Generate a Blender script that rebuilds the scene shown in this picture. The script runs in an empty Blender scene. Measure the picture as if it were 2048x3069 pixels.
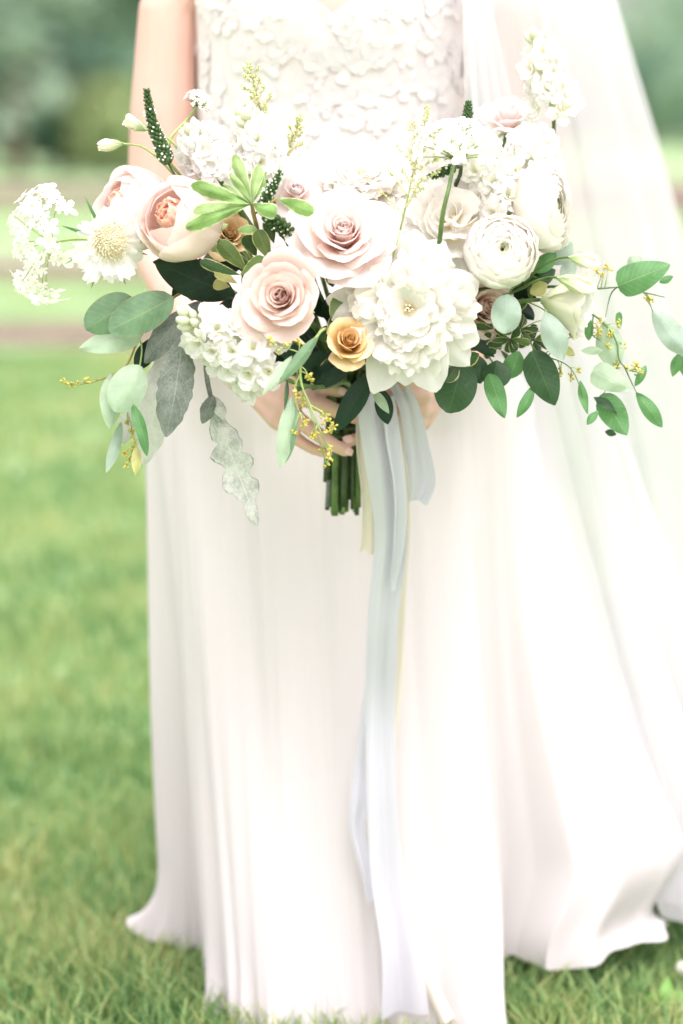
import bpy, math, random
import numpy as np
from mathutils import Vector, Matrix, noise as mnoise

R = math.radians
rng = random.Random(7)
scene = bpy.context.scene
COL = scene.collection

# ------------------------------------------------------------------ camera
CAM = np.array([0.0, -3.0, 1.15])
FPX = 85.0 / 36.0 * 3069.0            # focal length in photo pixels
PITCH = math.atan((1534.5 - 360.0) / FPX)
cd = bpy.data.cameras.new('camera')
cam = bpy.data.objects.new('camera', cd)
COL.objects.link(cam)
cam.location = CAM
cam.rotation_euler = (math.pi / 2 - PITCH, 0, 0)
cd.sensor_fit = 'VERTICAL'
cd.sensor_height = 36.0
cd.sensor_width = 24.0
cd.lens = 85.0
cd.clip_start = 0.05
cd.clip_end = 3000.0
cd.dof.use_dof = True
cd.dof.focus_distance = 2.65
cd.dof.aperture_fstop = 2.1
scene.camera = cam

# ------------------------------------------------------------------ sky, sun, exposure
SUN_EL, SUN_AZ = R(70.0), R(165.0)     # azimuth clockwise from +Y
world = bpy.data.worlds.new('World')
scene.world = world
world.use_nodes = True
wn = world.node_tree.nodes
wl = world.node_tree.links
wn.clear()
sky = wn.new('ShaderNodeTexSky')
sky.sky_type = 'NISHITA'
sky.sun_disc = False
sky.sun_elevation = SUN_EL
sky.sun_rotation = SUN_AZ
sky.air_density = 1.0
sky.dust_density = 4.0
sky.ozone_density = 1.0
hs = wn.new('ShaderNodeHueSaturation')   # cloud cover: the sky light is nearly white
hs.inputs['Saturation'].default_value = 0.12
wb = wn.new('ShaderNodeBackground')
wb.inputs['Strength'].default_value = 0.15
wo = wn.new('ShaderNodeOutputWorld')
wl.new(sky.outputs[0], hs.inputs['Color'])
warm = wn.new('ShaderNodeMix'); warm.data_type = 'RGBA'; warm.blend_type = 'MULTIPLY'; warm.inputs[0].default_value = 1.0
warm.inputs[7].default_value = (1.075, 0.958, 1.025, 1.0)
wl.new(hs.outputs[0], warm.inputs[6])
wl.new(warm.outputs[2], wb.inputs['Color'])
wl.new(wb.outputs[0], wo.inputs['Surface'])
sd = bpy.data.lights.new('sun', 'SUN')
sd.energy = 1.0
sd.angle = R(55.0)
sd.color = (1.0, 0.955, 0.925)
sun = bpy.data.objects.new('sun', sd)
COL.objects.link(sun)
sdir = Vector((math.sin(SUN_AZ) * math.cos(SUN_EL), math.cos(SUN_AZ) * math.cos(SUN_EL), math.sin(SUN_EL)))
sun.rotation_euler = sdir.to_track_quat('Z', 'Y').to_euler()
sun.location = (4, -4, 8)
scene.view_settings.view_transform = 'Standard'
scene.view_settings.look = 'None'
scene.view_settings.exposure = 1.48
scene.view_settings.gamma = 1.0
scene.view_settings.use_curve_mapping = False
scene.cycles.use_denoising = True
scene.cycles.max_bounces = 16
scene.cycles.diffuse_bounces = 12
scene.cycles.transmission_bounces = 8
scene.cycles.transparent_max_bounces = 24
scene.cycles.sample_clamp_indirect = 6.0

# ------------------------------------------------------------------ helpers
cP, sP = math.cos(PITCH), math.sin(PITCH)
def P(px, py, d):
    """point on the photo ray (px, py) at horizontal distance d from the camera"""
    xr = (px - 1024.0) / FPX
    yr = (1534.5 - py) / FPX
    dy = cP + yr * sP
    dz = -sP + yr * cP
    s = d / dy
    return np.array([CAM[0] + xr * s, CAM[1] + d, CAM[2] + dz * s])
def G(px, py, z=0.0):
    """point on the photo ray at height z (ground contact)"""
    xr = (px - 1024.0) / FPX
    yr = (1534.5 - py) / FPX
    dy = cP + yr * sP
    dz = -sP + yr * cP
    s = (z - CAM[2]) / dz
    return np.array([CAM[0] + xr * s, CAM[1] + dy * s, z])
def px2m(px, d):
    return px * d / FPX
def nrm(v):
    v = np.asarray(v, float)
    return v / (np.linalg.norm(v) + 1e-12)
def smooth01(x):
    x = min(1.0, max(0.0, x))
    return x * x * (3 - 2 * x)
def catmull(pts, n, closed=False):
    pts = np.asarray(pts, float)
    m = len(pts)
    out = []
    segs = m if closed else m - 1
    for k in range(n):
        u = k / (n if closed else (n - 1)) * segs
        i = min(int(u), segs - 1)
        f = u - i
        if closed:
            p = [pts[(i - 1) % m], pts[i % m], pts[(i + 1) % m], pts[(i + 2) % m]]
        else:
            p = [pts[max(i - 1, 0)], pts[i], pts[i + 1], pts[min(i + 2, m - 1)]]
        out.append(0.5 * (2 * p[1] + (p[2] - p[0]) * f + (2 * p[0] - 5 * p[1] + 4 * p[2] - p[3]) * f * f
                          + (3 * p[1] - p[0] - 3 * p[2] + p[3]) * f ** 3))
    return np.array(out)

def make_mesh(name, verts, faces, mat=None, uvs=None, smooth=True):
    me = bpy.data.meshes.new(name)
    verts = np.asarray(verts, float)
    me.from_pydata(verts.tolist(), [], faces)
    if uvs is not None:
        ul = me.uv_layers.new(name='UVMap')
        li = np.empty(len(me.loops), dtype=np.int32)
        me.loops.foreach_get('vertex_index', li)
        ul.data.foreach_set('uv', np.asarray(uvs, float)[li].ravel())
    if mat is not None:
        me.materials.append(mat)
    if smooth:
        me.polygons.foreach_set('use_smooth', [True] * len(me.polygons))
    me.update()
    return me
def link(name, me, parent=None, loc=(0, 0, 0)):
    o = bpy.data.objects.new(name, me)
    COL.objects.link(o)
    o.location = loc
    if parent is not None:
        o.parent = parent
    return o
def tag(o, label=None, cat=None, group=None, kind=None):
    if label: o['label'] = label
    if cat: o['category'] = cat
    if group: o['group'] = group
    if kind: o['kind'] = kind
    return o
def thing(name, loc, label, cat, group=None):
    o = bpy.data.objects.new(name, None)
    o.empty_display_size = 0.02
    COL.objects.link(o)
    o.location = loc
    return tag(o, label, cat, group)
WLOC = {}
def wloc(o):
    v = np.array(o.location)
    if o.parent: v = v + wloc(o.parent)
    return v
def part(name, verts, faces, mat, parent=None, uvs=None, smooth=True):
    """world-space geometry -> one mesh object whose origin sits at its centre, parented"""
    verts = np.asarray(verts, float)
    c = verts.mean(axis=0)
    me = make_mesh(name, verts - c, faces, mat, uvs, smooth)
    base = wloc(parent) if parent is not None else np.zeros(3)
    return link(name, me, parent, c - base)

def grid_faces(nu, nv, closed_u=False, off=0):
    f = []
    cu = nu if closed_u else nu - 1
    for j in range(nv - 1):
        for i in range(cu):
            a = off + j * nu + i
            b = off + j * nu + (i + 1) % nu
            f.append((a, b, b + nu, a + nu))
    return f
def tube(points, radii, seg=7, caps=True, off=0):
    pts = np.asarray(points, float)
    n = len(pts)
    if np.isscalar(radii): radii = [radii] * n
    V = []
    tan = np.gradient(pts, axis=0)
    ref = np.array([0.31, 0.87, 0.38])
    t0 = nrm(tan[0])
    u = nrm(np.cross(t0, ref))
    for i in range(n):
        t = nrm(tan[i])
        u = nrm(u - t * np.dot(u, t))
        w = np.cross(t, u)
        for k in range(seg):
            a = 2 * math.pi * k / seg
            V.append(pts[i] + radii[i] * (math.cos(a) * u + math.sin(a) * w))
    F = grid_faces(seg, n, True, off)
    if caps:
        F.append(tuple(off + k for k in range(seg))[::-1])
        F.append(tuple(off + (n - 1) * seg + k for k in range(seg)))
    return V, F
class MB:
    """collects several shapes of ONE part"""
    def __init__(s): s.v = []; s.f = []; s.uv = []
    def add(s, V, F, UV=None):
        o = len(s.v)
        s.v.extend(list(V)); s.f.extend([tuple(i + o for i in q) for q in F])
        s.uv.extend(list(UV) if UV is not None else [(0.5, 0.5)] * len(V))
    def tube(s, pts, rad, seg=6): s.add(*tube(pts, rad, seg))
    def blob(s, c, r, axis=None, nu=6, nv=4, stretch=1.0):
        V = []; c = np.asarray(c, float)
        z = nrm(axis) if axis is not None else np.array([0, 0, 1.0])
        x = nrm(np.cross(z, [0.3, 0.8, 0.52])); y = np.cross(z, x)
        for j in range(nv + 1):
            th = math.pi * (0.04 + 0.92 * j / nv)
            for i in range(nu):
                a = 2 * math.pi * i / nu
                V.append(c + r * (math.sin(th) * (math.cos(a) * x + math.sin(a) * y) - stretch * math.cos(th) * z))
        F = grid_faces(nu, nv + 1, True)
        F.append(tuple(range(nu))[::-1]); F.append(tuple(nv * nu + k for k in range(nu)))
        s.add(V, F)
    def build(s, name, mat, parent=None): return part(name, s.v, s.f, mat, parent, s.uv)

# ------------------------------------------------------------------ materials
class NT:
    def __init__(s, name):
        s.m = bpy.data.materials.new(name); s.m.use_nodes = True
        s.n = s.m.node_tree.nodes; s.l = s.m.node_tree.links; s.n.clear()
        s.out = s.n.new('ShaderNodeOutputMaterial')
    def new(s, t, **kw):
        nd = s.n.new(t)
        for k, v in kw.items(): setattr(nd, k, v)
        return nd
    def set(s, nd, **kw):
        for k, v in kw.items():
            k2 = k.replace('_', ' ')
            if hasattr(v, 'is_linked') or hasattr(v, 'links'): s.l.new(v, nd.inputs[k2])
            else: nd.inputs[k2].default_value = v
        return nd
    def mix(s, fac, a, b, mode='MIX'):
        nd = s.n.new('ShaderNodeMix'); nd.data_type = 'RGBA'; nd.blend_type = mode
        for sock, v in ((nd.inputs[0], fac), (nd.inputs[6], a), (nd.inputs[7], b)):
            if hasattr(v, 'links'): s.l.new(v, sock)
            elif isinstance(v, (int, float)): sock.default_value = v
            else: sock.default_value = (*v, 1.0) if len(v) == 3 else v
        return nd.outputs[2]
    def math(s, op, a, b=0.0, c=0.0, clamp=False):
        nd = s.n.new('ShaderNodeMath'); nd.operation = op; nd.use_clamp = clamp
        for i, v in enumerate((a, b, c)):
            if hasattr(v, 'links'): s.l.new(v, nd.inputs[i])
            else: nd.inputs[i].default_value = v
        return nd.outputs[0]
    def ramp(s, fac, stops):
        nd = s.n.new('ShaderNodeValToRGB')
        e = nd.color_ramp.elements
        while len(e) < len(stops): e.new(0.5)
        for el, (p, c) in zip(e, stops):
            el.position = p; el.color = (*c, 1.0) if len(c) == 3 else c
        s.l.new(fac, nd.inputs[0])
        return nd.outputs[0]
    def noise(s, vec=None, scale=5.0, detail=2.0, rough=0.5, dist=0.0):
        nd = s.n.new('ShaderNodeTexNoise')
        nd.inputs['Scale'].default_value = scale; nd.inputs['Detail'].default_value = detail
        nd.inputs['Roughness'].default_value = rough; nd.inputs['Distortion'].default_value = dist
        if vec is not None: s.l.new(vec, nd.inputs['Vector'])
        return nd.outputs['Fac']
    def uv(s):
        nd = s.n.new('ShaderNodeUVMap'); nd.uv_map = 'UVMap'
        sp = s.n.new('ShaderNodeSeparateXYZ'); s.l.new(nd.outputs[0], sp.inputs[0])
        return nd.outputs[0], sp.outputs[0], sp.outputs[1]
    def obj(s): return s.n.new('ShaderNodeTexCoord').outputs['Object']
    def mapping(s, vec, scale):
        nd = s.n.new('ShaderNodeMapping'); s.l.new(vec, nd.inputs[0]); nd.inputs['Scale'].default_value = scale
        return nd.outputs[0]
    def bump(s, h, strength=0.3, dist=0.002):
        nd = s.n.new('ShaderNodeBump'); nd.inputs['Strength'].default_value = strength
        nd.inputs['Distance'].default_value = dist; s.l.new(h, nd.inputs['Height'])
        return nd.outputs[0]
    def thin(s, col, rough=0.5, spec=0.3, trans=0.3, tcol=None, normal=None, alpha=None, sheen=0.0):
        """principled surface that also lets light through; optional see-through share"""
        b = s.n.new('ShaderNodeBsdfPrincipled')
        for nm, v in (('Base Color', col), ('Roughness', rough)):
            if hasattr(v, 'links'): s.l.new(v, b.inputs[nm])
            else: b.inputs[nm].default_value = (*v, 1.0) if isinstance(v, tuple) else v
        b.inputs['Specular IOR Level'].default_value = spec
        if sheen: b.inputs['Sheen Weight'].default_value = sheen
        if normal is not None: s.l.new(normal, b.inputs['Normal'])
        res = b.outputs[0]
        if trans > 0:
            t = s.n.new('ShaderNodeBsdfTranslucent')
            tc = tcol if tcol is not None else col
            if hasattr(tc, 'links'): s.l.new(tc, t.inputs['Color'])
            else: t.inputs['Color'].default_value = (*tc, 1.0)
            if normal is not None: s.l.new(normal, t.inputs['Normal'])
            mx = s.n.new('ShaderNodeMixShader'); mx.inputs[0].default_value = trans
            s.l.new(res, mx.inputs[1]); s.l.new(t.outputs[0], mx.inputs[2]); res = mx.outputs[0]
        if alpha is not None:
            tr = s.n.new('ShaderNodeBsdfTransparent')
            mx = s.n.new('ShaderNodeMixShader')
            if hasattr(alpha, 'links'): s.l.new(alpha, mx.inputs[0])
            else: mx.inputs[0].default_value = alpha
            s.l.new(tr.outputs[0], mx.inputs[1]); s.l.new(res, mx.inputs[2]); res = mx.outputs[0]
        s.l.new(res, s.out.inputs['Surface'])
        return s.m

def petal_mat(name, base, tip, trans=0.3, rough=0.5, p0=0.1, p1=0.7, edge=None):
    t = NT(name)
    uvv, u, v = t.uv()
    c = t.ramp(v, [(p0, base), (p1, tip)])
    streak = t.noise(t.mapping(uvv, (26.0, 1.6, 1.0)), 1.0, 3.0)
    blot = t.noise(t.obj(), 90.0, 3.0)
    if edge is not None:
        e = t.math('MULTIPLY', t.math('SUBTRACT', v, 0.9), 9.0, clamp=True)
        e = t.math('MULTIPLY', e, t.math('MULTIPLY', blot, 1.1))
        c = t.mix(e, c, edge)
    c = t.mix(t.math('MULTIPLY', streak, 0.22), c, tuple(0.86 * x for x in tip))
    nm = t.bump(t.math('ADD', streak, t.math('MULTIPLY', blot, 0.5)), 0.12, 0.0012)
    return t.thin(c, rough, 0.25, trans, None, nm)
def leaf_mat(name, top, vein, edge=None, edge_w=0.04, rough=0.45, trans=0.25, var=0.25, spec=0.4, dust=None, side_veins=True):
    t = NT(name)
    uvv, u, v = t.uv()
    s = t.math('ABSOLUTE', t.math('SUBTRACT', t.math('MULTIPLY', u, 2.0), 1.0))
    n1 = t.noise(t.obj(), 55.0, 4.0)
    n2 = t.noise(t.obj(), 400.0, 2.0)
    lo = tuple(x * (1 - var) for x in top); hi = tuple(min(1, x * (1 + var)) for x in top)
    c = t.ramp(n1, [(0.3, lo), (0.7, hi)])
    if dust: c = t.mix(t.ramp(t.math('MULTIPLY', t.math('ADD', n1, n2), 0.5), [(0.42, (0, 0, 0)), (0.62, (1, 1, 1))]), c, dust)
    mid = t.math('SUBTRACT', 1.0, t.math('MULTIPLY', s, 22.0), clamp=True)
    c = t.mix(t.math('MULTIPLY', mid, 0.9), c, vein)
    h = t.math('MULTIPLY', mid, -1.0)
    if side_veins:
        w = t.math('SINE', t.math('MULTIPLY', t.math('SUBTRACT', v, t.math('MULTIPLY', s, 0.24)), 58.0))
        w = t.math('MULTIPLY', t.math('SUBTRACT', w, 0.9), 10.0, clamp=True)
        c = t.mix(t.math('MULTIPLY', w, 0.4), c, vein)
        h = t.math('SUBTRACT', h, t.math('MULTIPLY', w, 0.4))
    if edge is not None:
        ns = t.noise(t.obj(), 160.0, 2.0)
        e = t.math('ADD', s, t.math('MULTIPLY', t.math('SUBTRACT', ns, 0.5), edge_w * 4.0))
        e = t.math('GREATER_THAN', e, 1.0 - edge_w)
        c = t.mix(e, c, edge)
    spots = t.math('MULTIPLY', t.math('SUBTRACT', t.noise(t.obj(), 130.0, 1.0), 0.66), 9.0, clamp=True)
    c = t.mix(t.math('MULTIPLY', spots, 0.35), c, vein)
    c = t.mix(t.math('MULTIPLY', v, 0.25), c, tuple(min(1, x * 1.35) for x in top))
    h = t.math('ADD', h, t.math('MULTIPLY', n2, 0.35))
    nm = t.bump(h, 0.3, 0.0008)
    return t.thin(c, rough, spec, trans, t.mix(0.5, c, tuple(min(1, x * 1.6) for x in top)), nm)
def plain_mat(name, col, rough=0.5, var=0.2, scale=60.0, trans=0.0, spec=0.3, bump=0.2):
    t = NT(name)
    n1 = t.noise(t.obj(), scale, 3.0)
    c = t.ramp(n1, [(0.3, tuple(x * (1 - var) for x in col)), (0.7, tuple(min(1, x * (1 + var)) for x in col))])
    return t.thin(c, rough, spec, trans, None, t.bump(n1, bump, 0.001))

M = {}
M['white_petal'] = petal_mat('white_petal', (0.86, 0.87, 0.68), (0.91, 0.905, 0.88), 0.48)
M['peony_petal'] = petal_mat('peony_petal', (0.93, 0.82, 0.48), (0.93, 0.915, 0.87), 0.5, p0=0.05, p1=0.36)
M['guard_petal'] = petal_mat('guard_petal', (0.87, 0.86, 0.74), (0.91, 0.90, 0.86), 0.48)
M['ranunculus_petal'] = petal_mat('ranunculus_petal', (0.90, 0.87, 0.72), (0.92, 0.905, 0.86), 0.48, p0=0.2, p1=0.8)
M['ranunculus_core'] = petal_mat('ranunculus_core', (0.74, 0.82, 0.46), (0.88, 0.90, 0.70), 0.48)
M['blush_petal'] = petal_mat('blush_petal', (0.89, 0.67, 0.60), (0.90, 0.80, 0.765), 0.40, p0=0.1, p1=0.8, edge=(0.91, 0.84, 0.82))
M['dusty_petal'] = petal_mat('dusty_petal', (0.82, 0.56, 0.47), (0.86, 0.71, 0.65), 0.40, p0=0.1, p1=0.85, edge=(0.88, 0.79, 0.75))
M['mustard_petal'] = petal_mat('mustard_petal', (0.60, 0.34, 0.10), (0.74, 0.50, 0.22), 0.25, p0=0.1, p1=0.8, edge=(0.80, 0.60, 0.34))
M['mustard_outer'] = petal_mat('mustard_outer', (0.72, 0.62, 0.28), (0.78, 0.60, 0.34), 0.2)
M['pale_petal'] = petal_mat('pale_petal', (0.90, 0.76, 0.70), (0.92, 0.865, 0.85), 0.42, p0=0.1, p1=0.7)
M['peach_petal'] = petal_mat('peach_petal', (0.93, 0.80, 0.66), (0.93, 0.83, 0.79), 0.46, p0=0.05, p1=0.6)
M['coral_petal'] = petal_mat('coral_petal', (0.93, 0.55, 0.39), (0.94, 0.68, 0.55), 0.42)
M['scabiosa_petal'] = petal_mat('scabiosa_petal', (0.86, 0.84, 0.68), (0.91, 0.905, 0.88), 0.48)
M['cream'] = plain_mat('cream', (0.86, 0.80, 0.62), 0.6, 0.12, 200)
M['anther'] = plain_mat('anther', (0.55, 0.38, 0.20), 0.6, 0.3, 200)
M['stem'] = plain_mat('stem', (0.10, 0.17, 0.05), 0.45, 0.35, 60, 0.0, 0.4)
M['stem_dark'] = plain_mat('stem_dark', (0.045, 0.075, 0.03), 0.5, 0.45, 60, 0.0, 0.4)
M['stem_light'] = plain_mat('stem_light', (0.34, 0.46, 0.16), 0.45, 0.2, 60, 0.1, 0.4)
M['stem_brown'] = plain_mat('stem_brown', (0.36, 0.27, 0.10), 0.5, 0.3, 80)
M['calyx'] = leaf_mat('calyx', (0.38, 0.52, 0.26), (0.5, 0.62, 0.36), trans=0.3, rough=0.5, side_veins=False)
M['bud_green'] = plain_mat('bud_green', (0.52, 0.66, 0.36), 0.5, 0.25, 120, 0.2)
M['bud_white'] = petal_mat('bud_white', (0.62, 0.72, 0.40), (0.84, 0.84, 0.70), 0.3)
M['seed'] = plain_mat('seed', (0.52, 0.46, 0.10), 0.5, 0.3, 300)
M['spike_green'] = plain_mat('spike_green', (0.055, 0.11, 0.035), 0.55, 0.5, 300)
M['spike_white'] = plain_mat('spike_white', (0.80, 0.82, 0.74), 0.5, 0.1, 300)
M['astilbe'] = plain_mat('astilbe', (0.76, 0.74, 0.48), 0.6, 0.15, 300, 0.3)
M['astilbe_green'] = plain_mat('astilbe_green', (0.60, 0.66, 0.26), 0.6, 0.2, 300, 0.3)
M['eucalyptus'] = leaf_mat('eucalyptus', (0.17, 0.29, 0.17), (0.36, 0.42, 0.22), (0.42, 0.30, 0.20), 0.025, 0.6, 0.2, 0.28, 0.3, side_veins=True)
M['eucalyptus_pale'] = leaf_mat('eucalyptus_pale', (0.38, 0.50, 0.36), (0.48, 0.58, 0.38), (0.55, 0.42, 0.30), 0.025, 0.6, 0.25, 0.2, 0.3, side_veins=True)
M['eucalyptus_grey'] = leaf_mat('eucalyptus_grey', (0.34, 0.44, 0.36), (0.42, 0.52, 0.48), (0.45, 0.36, 0.30), 0.02, 0.6, 0.2, 0.18, 0.3, side_veins=True)
M['eucalyptus_green'] = leaf_mat('eucalyptus_green', (0.10, 0.25, 0.09), (0.30, 0.42, 0.18), None, 0.0, 0.5, 0.3, 0.22, 0.35)
M['eucalyptus_deep'] = leaf_mat('eucalyptus_deep', (0.035, 0.085, 0.035), (0.09, 0.16, 0.07), None, 0.0, 0.45, 0.2, 0.25, 0.4)
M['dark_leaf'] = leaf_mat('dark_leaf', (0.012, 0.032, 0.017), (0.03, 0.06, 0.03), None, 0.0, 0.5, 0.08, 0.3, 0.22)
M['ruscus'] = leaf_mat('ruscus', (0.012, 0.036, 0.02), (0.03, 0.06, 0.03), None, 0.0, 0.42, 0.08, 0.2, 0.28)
M['pittosporum'] = leaf_mat('pittosporum', (0.12, 0.19, 0.055), (0.32, 0.38, 0.16), (0.66, 0.62, 0.30), 0.09, 0.38, 0.25, 0.25, 0.4)
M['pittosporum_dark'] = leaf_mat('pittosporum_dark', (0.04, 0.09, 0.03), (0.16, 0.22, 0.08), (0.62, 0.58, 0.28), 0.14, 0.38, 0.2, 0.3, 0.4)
M['pittosporum_light'] = leaf_mat('pittosporum_light', (0.25, 0.38, 0.14), (0.48, 0.60, 0.30), (0.68, 0.73, 0.46), 0.13, 0.5, 0.35, 0.35, 0.25)
M['pittosporum_mid'] = leaf_mat('pittosporum_mid', (0.19, 0.34, 0.10), (0.44, 0.56, 0.26), (0.72, 0.76, 0.48), 0.12, 0.5, 0.3, 0.4, 0.25)
M['pittosporum_cream'] = leaf_mat('pittosporum_cream', (0.46, 0.46, 0.18), (0.6, 0.58, 0.3), (0.66, 0.62, 0.34), 0.1, 0.4, 0.3, 0.18, 0.35)
M['miller_dark'] = leaf_mat('miller_dark', (0.15, 0.175, 0.15), (0.32, 0.34, 0.30), None, 0.0, 0.9, 0.1, 0.2, 0.1, dust=(0.24, 0.265, 0.235))
M['miller_pale'] = leaf_mat('miller_pale', (0.50, 0.53, 0.48), (0.64, 0.66, 0.60), None, 0.0, 0.9, 0.2, 0.12, 0.1, dust=(0.60, 0.62, 0.57))
M['miller_mix'] = leaf_mat('miller_mix', (0.42, 0.45, 0.41), (0.66, 0.68, 0.63), (0.16, 0.20, 0.17), 0.06, 0.9, 0.15, 0.3, 0.1, dust=(0.62, 0.64, 0.59))
M['clover'] = leaf_mat('clover', (0.16, 0.36, 0.07), (0.3, 0.5, 0.16), None, 0, 0.45, 0.3, 0.2)

# ================================================================== THE SETTING
def ground_mat():
    t = NT('lawn')
    ob = t.obj()
    n1 = t.noise(ob, 1.1, 5.0, 0.6)
    n2 = t.noise(ob, 14.0, 4.0, 0.6)
    n3 = t.noise(ob, 0.12, 3.0)
    c = t.ramp(n1, [(0.36, (0.13, 0.24, 0.10)), (0.5, (0.24, 0.36, 0.17)), (0.64, (0.35, 0.43, 0.23))])
    c = t.mix(t.math('MULTIPLY', n2, 0.55), c, (0.14, 0.235, 0.085))
    c = t.mix(t.ramp(n3, [(0.4, (0, 0, 0)), (0.65, (0.6, 0.6, 0.6))]), c, (0.32, 0.44, 0.26))
    return t.thin(c, 0.9, 0.1, 0.0, None, t.bump(n2, 0.6, 0.03))
M['ground'] = ground_mat()
g = part('ground', [(-900, -300, 0), (900, -300, 0), (900, 1500, 0), (-900, 1500, 0)], [(0, 1, 2, 3)], M['ground'], smooth=False)
tag(g, kind='structure')

def path_mat():
    t = NT('bare_earth')
    n1 = t.noise(t.obj(), 1.5, 4.0); n2 = t.noise(t.obj(), 20.0, 3.0)
    c = t.ramp(n1, [(0.3, (0.135, 0.088, 0.075)), (0.7, (0.18, 0.13, 0.115))])
    c = t.mix(t.math('MULTIPLY', n2, 0.4), c, (0.17, 0.125, 0.105))
    return t.thin(c, 0.95, 0.1, 0.0, None, t.bump(n2, 0.5, 0.02))
M['path'] = path_mat()
for ra, rb in ((556, 622), (772, 822), (966, 1024)):
    y0, y1 = G(1024, rb)[1], G(1024, ra)[1]
    V = []; n = 90
    for k in range(n):
        x = -60 + 120 * k / (n - 1)
        w = (y1 - y0)
        V.append((x, y0 + 0.10 * w * math.sin(x * 0.35 + ra) + 0.06 * w * math.sin(x * 1.3), 0.004))
        V.append((x, y1 + 0.10 * w * math.sin(x * 0.30 + rb) + 0.06 * w * math.cos(x * 1.1), 0.004))
    F = [(2 * k, 2 * k + 2, 2 * k + 3, 2 * k + 1) for k in range(n - 1)]
    tag(part('dirt_path', V, F, M['path'], smooth=False), kind='structure')

# ---- grass blades
def blade_mat(name, stops):
    t = NT(name)
    uvv, u, v = t.uv()
    n1 = t.noise(t.obj(), 1.5, 4.0, 0.6)
    f = t.math('ADD', t.math('MULTIPLY', u, 0.55), t.math('MULTIPLY', t.math('SUBTRACT', n1, 0.36), 1.15))
    c = t.ramp(f, stops)
    c = t.mix(t.math('MULTIPLY', t.math('POWER', v, 3.0), 0.35), c, (0.42, 0.50, 0.22))
    return t.thin(c, 0.5, 0.3, 0.4)
M['grass'] = blade_mat('grass_blade', [(0.14, (0.045, 0.175, 0.055)), (0.32, (0.16, 0.33, 0.11)), (0.52, (0.33, 0.47, 0.17)), (0.74, (0.46, 0.48, 0.20)), (0.90, (0.60, 0.43, 0.26))])
nrg = np.random.default_rng(3)
def grass(name, n, d0, d1, kx, x0, hlo, hhi, w, lean, label):
    d = d0 * (d1 / d0) ** (nrg.uniform(0, 1, n) ** (1.35 if d0 < 5 else 1.0))
    if d0 > 5:
        for ra, rb in ((554, 622), (766, 824), (962, 1026)):
            lo_, hi_ = G(1024, rb)[1] + 2.4, G(1024, ra)[1] + 3.0
            d = np.where((d > lo_) & (d < hi_), lo_ - (d - lo_) * 0.3, d)
    x = nrg.uniform(-1, 1, n) * (kx * d + x0)
    y = d - 3.0
    clump = 0.5 + 0.5 * np.sin(x * 7.1 + 1.3 * np.sin(y * 5.0)) * np.sin(y * 6.3 + 1.7 * np.sin(x * 4.0))
    h = nrg.uniform(hlo, hhi, n) * (0.65 + 0.6 * clump)
    a = nrg.uniform(0, 2 * np.pi, n)
    ln = nrg.uniform(0.15, 1.0, n) * lean * h
    la = nrg.uniform(0, 2 * np.pi, n)
    ww = w * nrg.uniform(0.6, 1.3, n) * 0.5 * np.maximum(1.0, d / 4.0) ** 0.6
    dx, dy = np.cos(a) * ww, np.sin(a) * ww
    lx, ly = np.cos(la) * ln, np.sin(la) * ln
    V = np.empty((n, 5, 3))
    z0 = -0.004
    V[:, 0] = np.stack([x - dx, y - dy, np.full(n, z0)], 1)
    V[:, 1] = np.stack([x + dx, y + dy, np.full(n, z0)], 1)
    V[:, 2] = np.stack([x + dx * 0.8 + lx * 0.3, y + dy * 0.8 + ly * 0.3, h * 0.6], 1)
    V[:, 3] = np.stack([x - dx * 0.8 + lx * 0.3, y - dy * 0.8 + ly * 0.3, h * 0.6], 1)
    V[:, 4] = np.stack([x + lx, y + ly, h], 1)
    me = bpy.data.meshes.new(name)
    me.vertices.add(n * 5); me.vertices.foreach_set('co', V.ravel())
    base = (np.arange(n) * 5)[:, None]
    idx = np.concatenate([base + np.array([[0, 1, 2, 3]]), base + np.array([[3, 2, 4]])], 1).ravel()
    me.loops.add(n * 7); me.loops.foreach_set('vertex_index', idx.astype(np.int32))
    me.polygons.add(n * 2)
    st = np.stack([np.arange(n) * 7, np.arange(n) * 7 + 4], 1).ravel()
    me.polygons.foreach_set('loop_start', st.astype(np.int32))
    me.polygons.foreach_set('loop_total', np.tile([4, 3], n).astype(np.int32))
    me.update(calc_edges=True)
    ul = me.uv_layers.new(name='UVMap')
    ru = nrg.uniform(0, 1, n)
    vv = np.array([0, 0, 0.6, 0.6, 1.0])
    uv = np.stack([np.repeat(ru, 5), np.tile(vv, n)], 1)
    ul.data.foreach_set('uv', uv[idx].ravel())
    me.materials.append(M['grass'])
    me.validate()
    o = link(name, me)
    return tag(o, label, 'grass', kind='stuff')
grass('near_grass', 150000, 2.55, 12.2, 0.30, 0.15, 0.024, 0.066, 0.0052, 0.9, 'short green lawn grass with straw tips around the dress hem')
grass('far_grass', 50000, 9.0, 40.0, 0.24, 0.3, 0.014, 0.030, 0.0065, 0.8, 'softly blurred mown lawn reaching back to the dirt paths')

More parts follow.
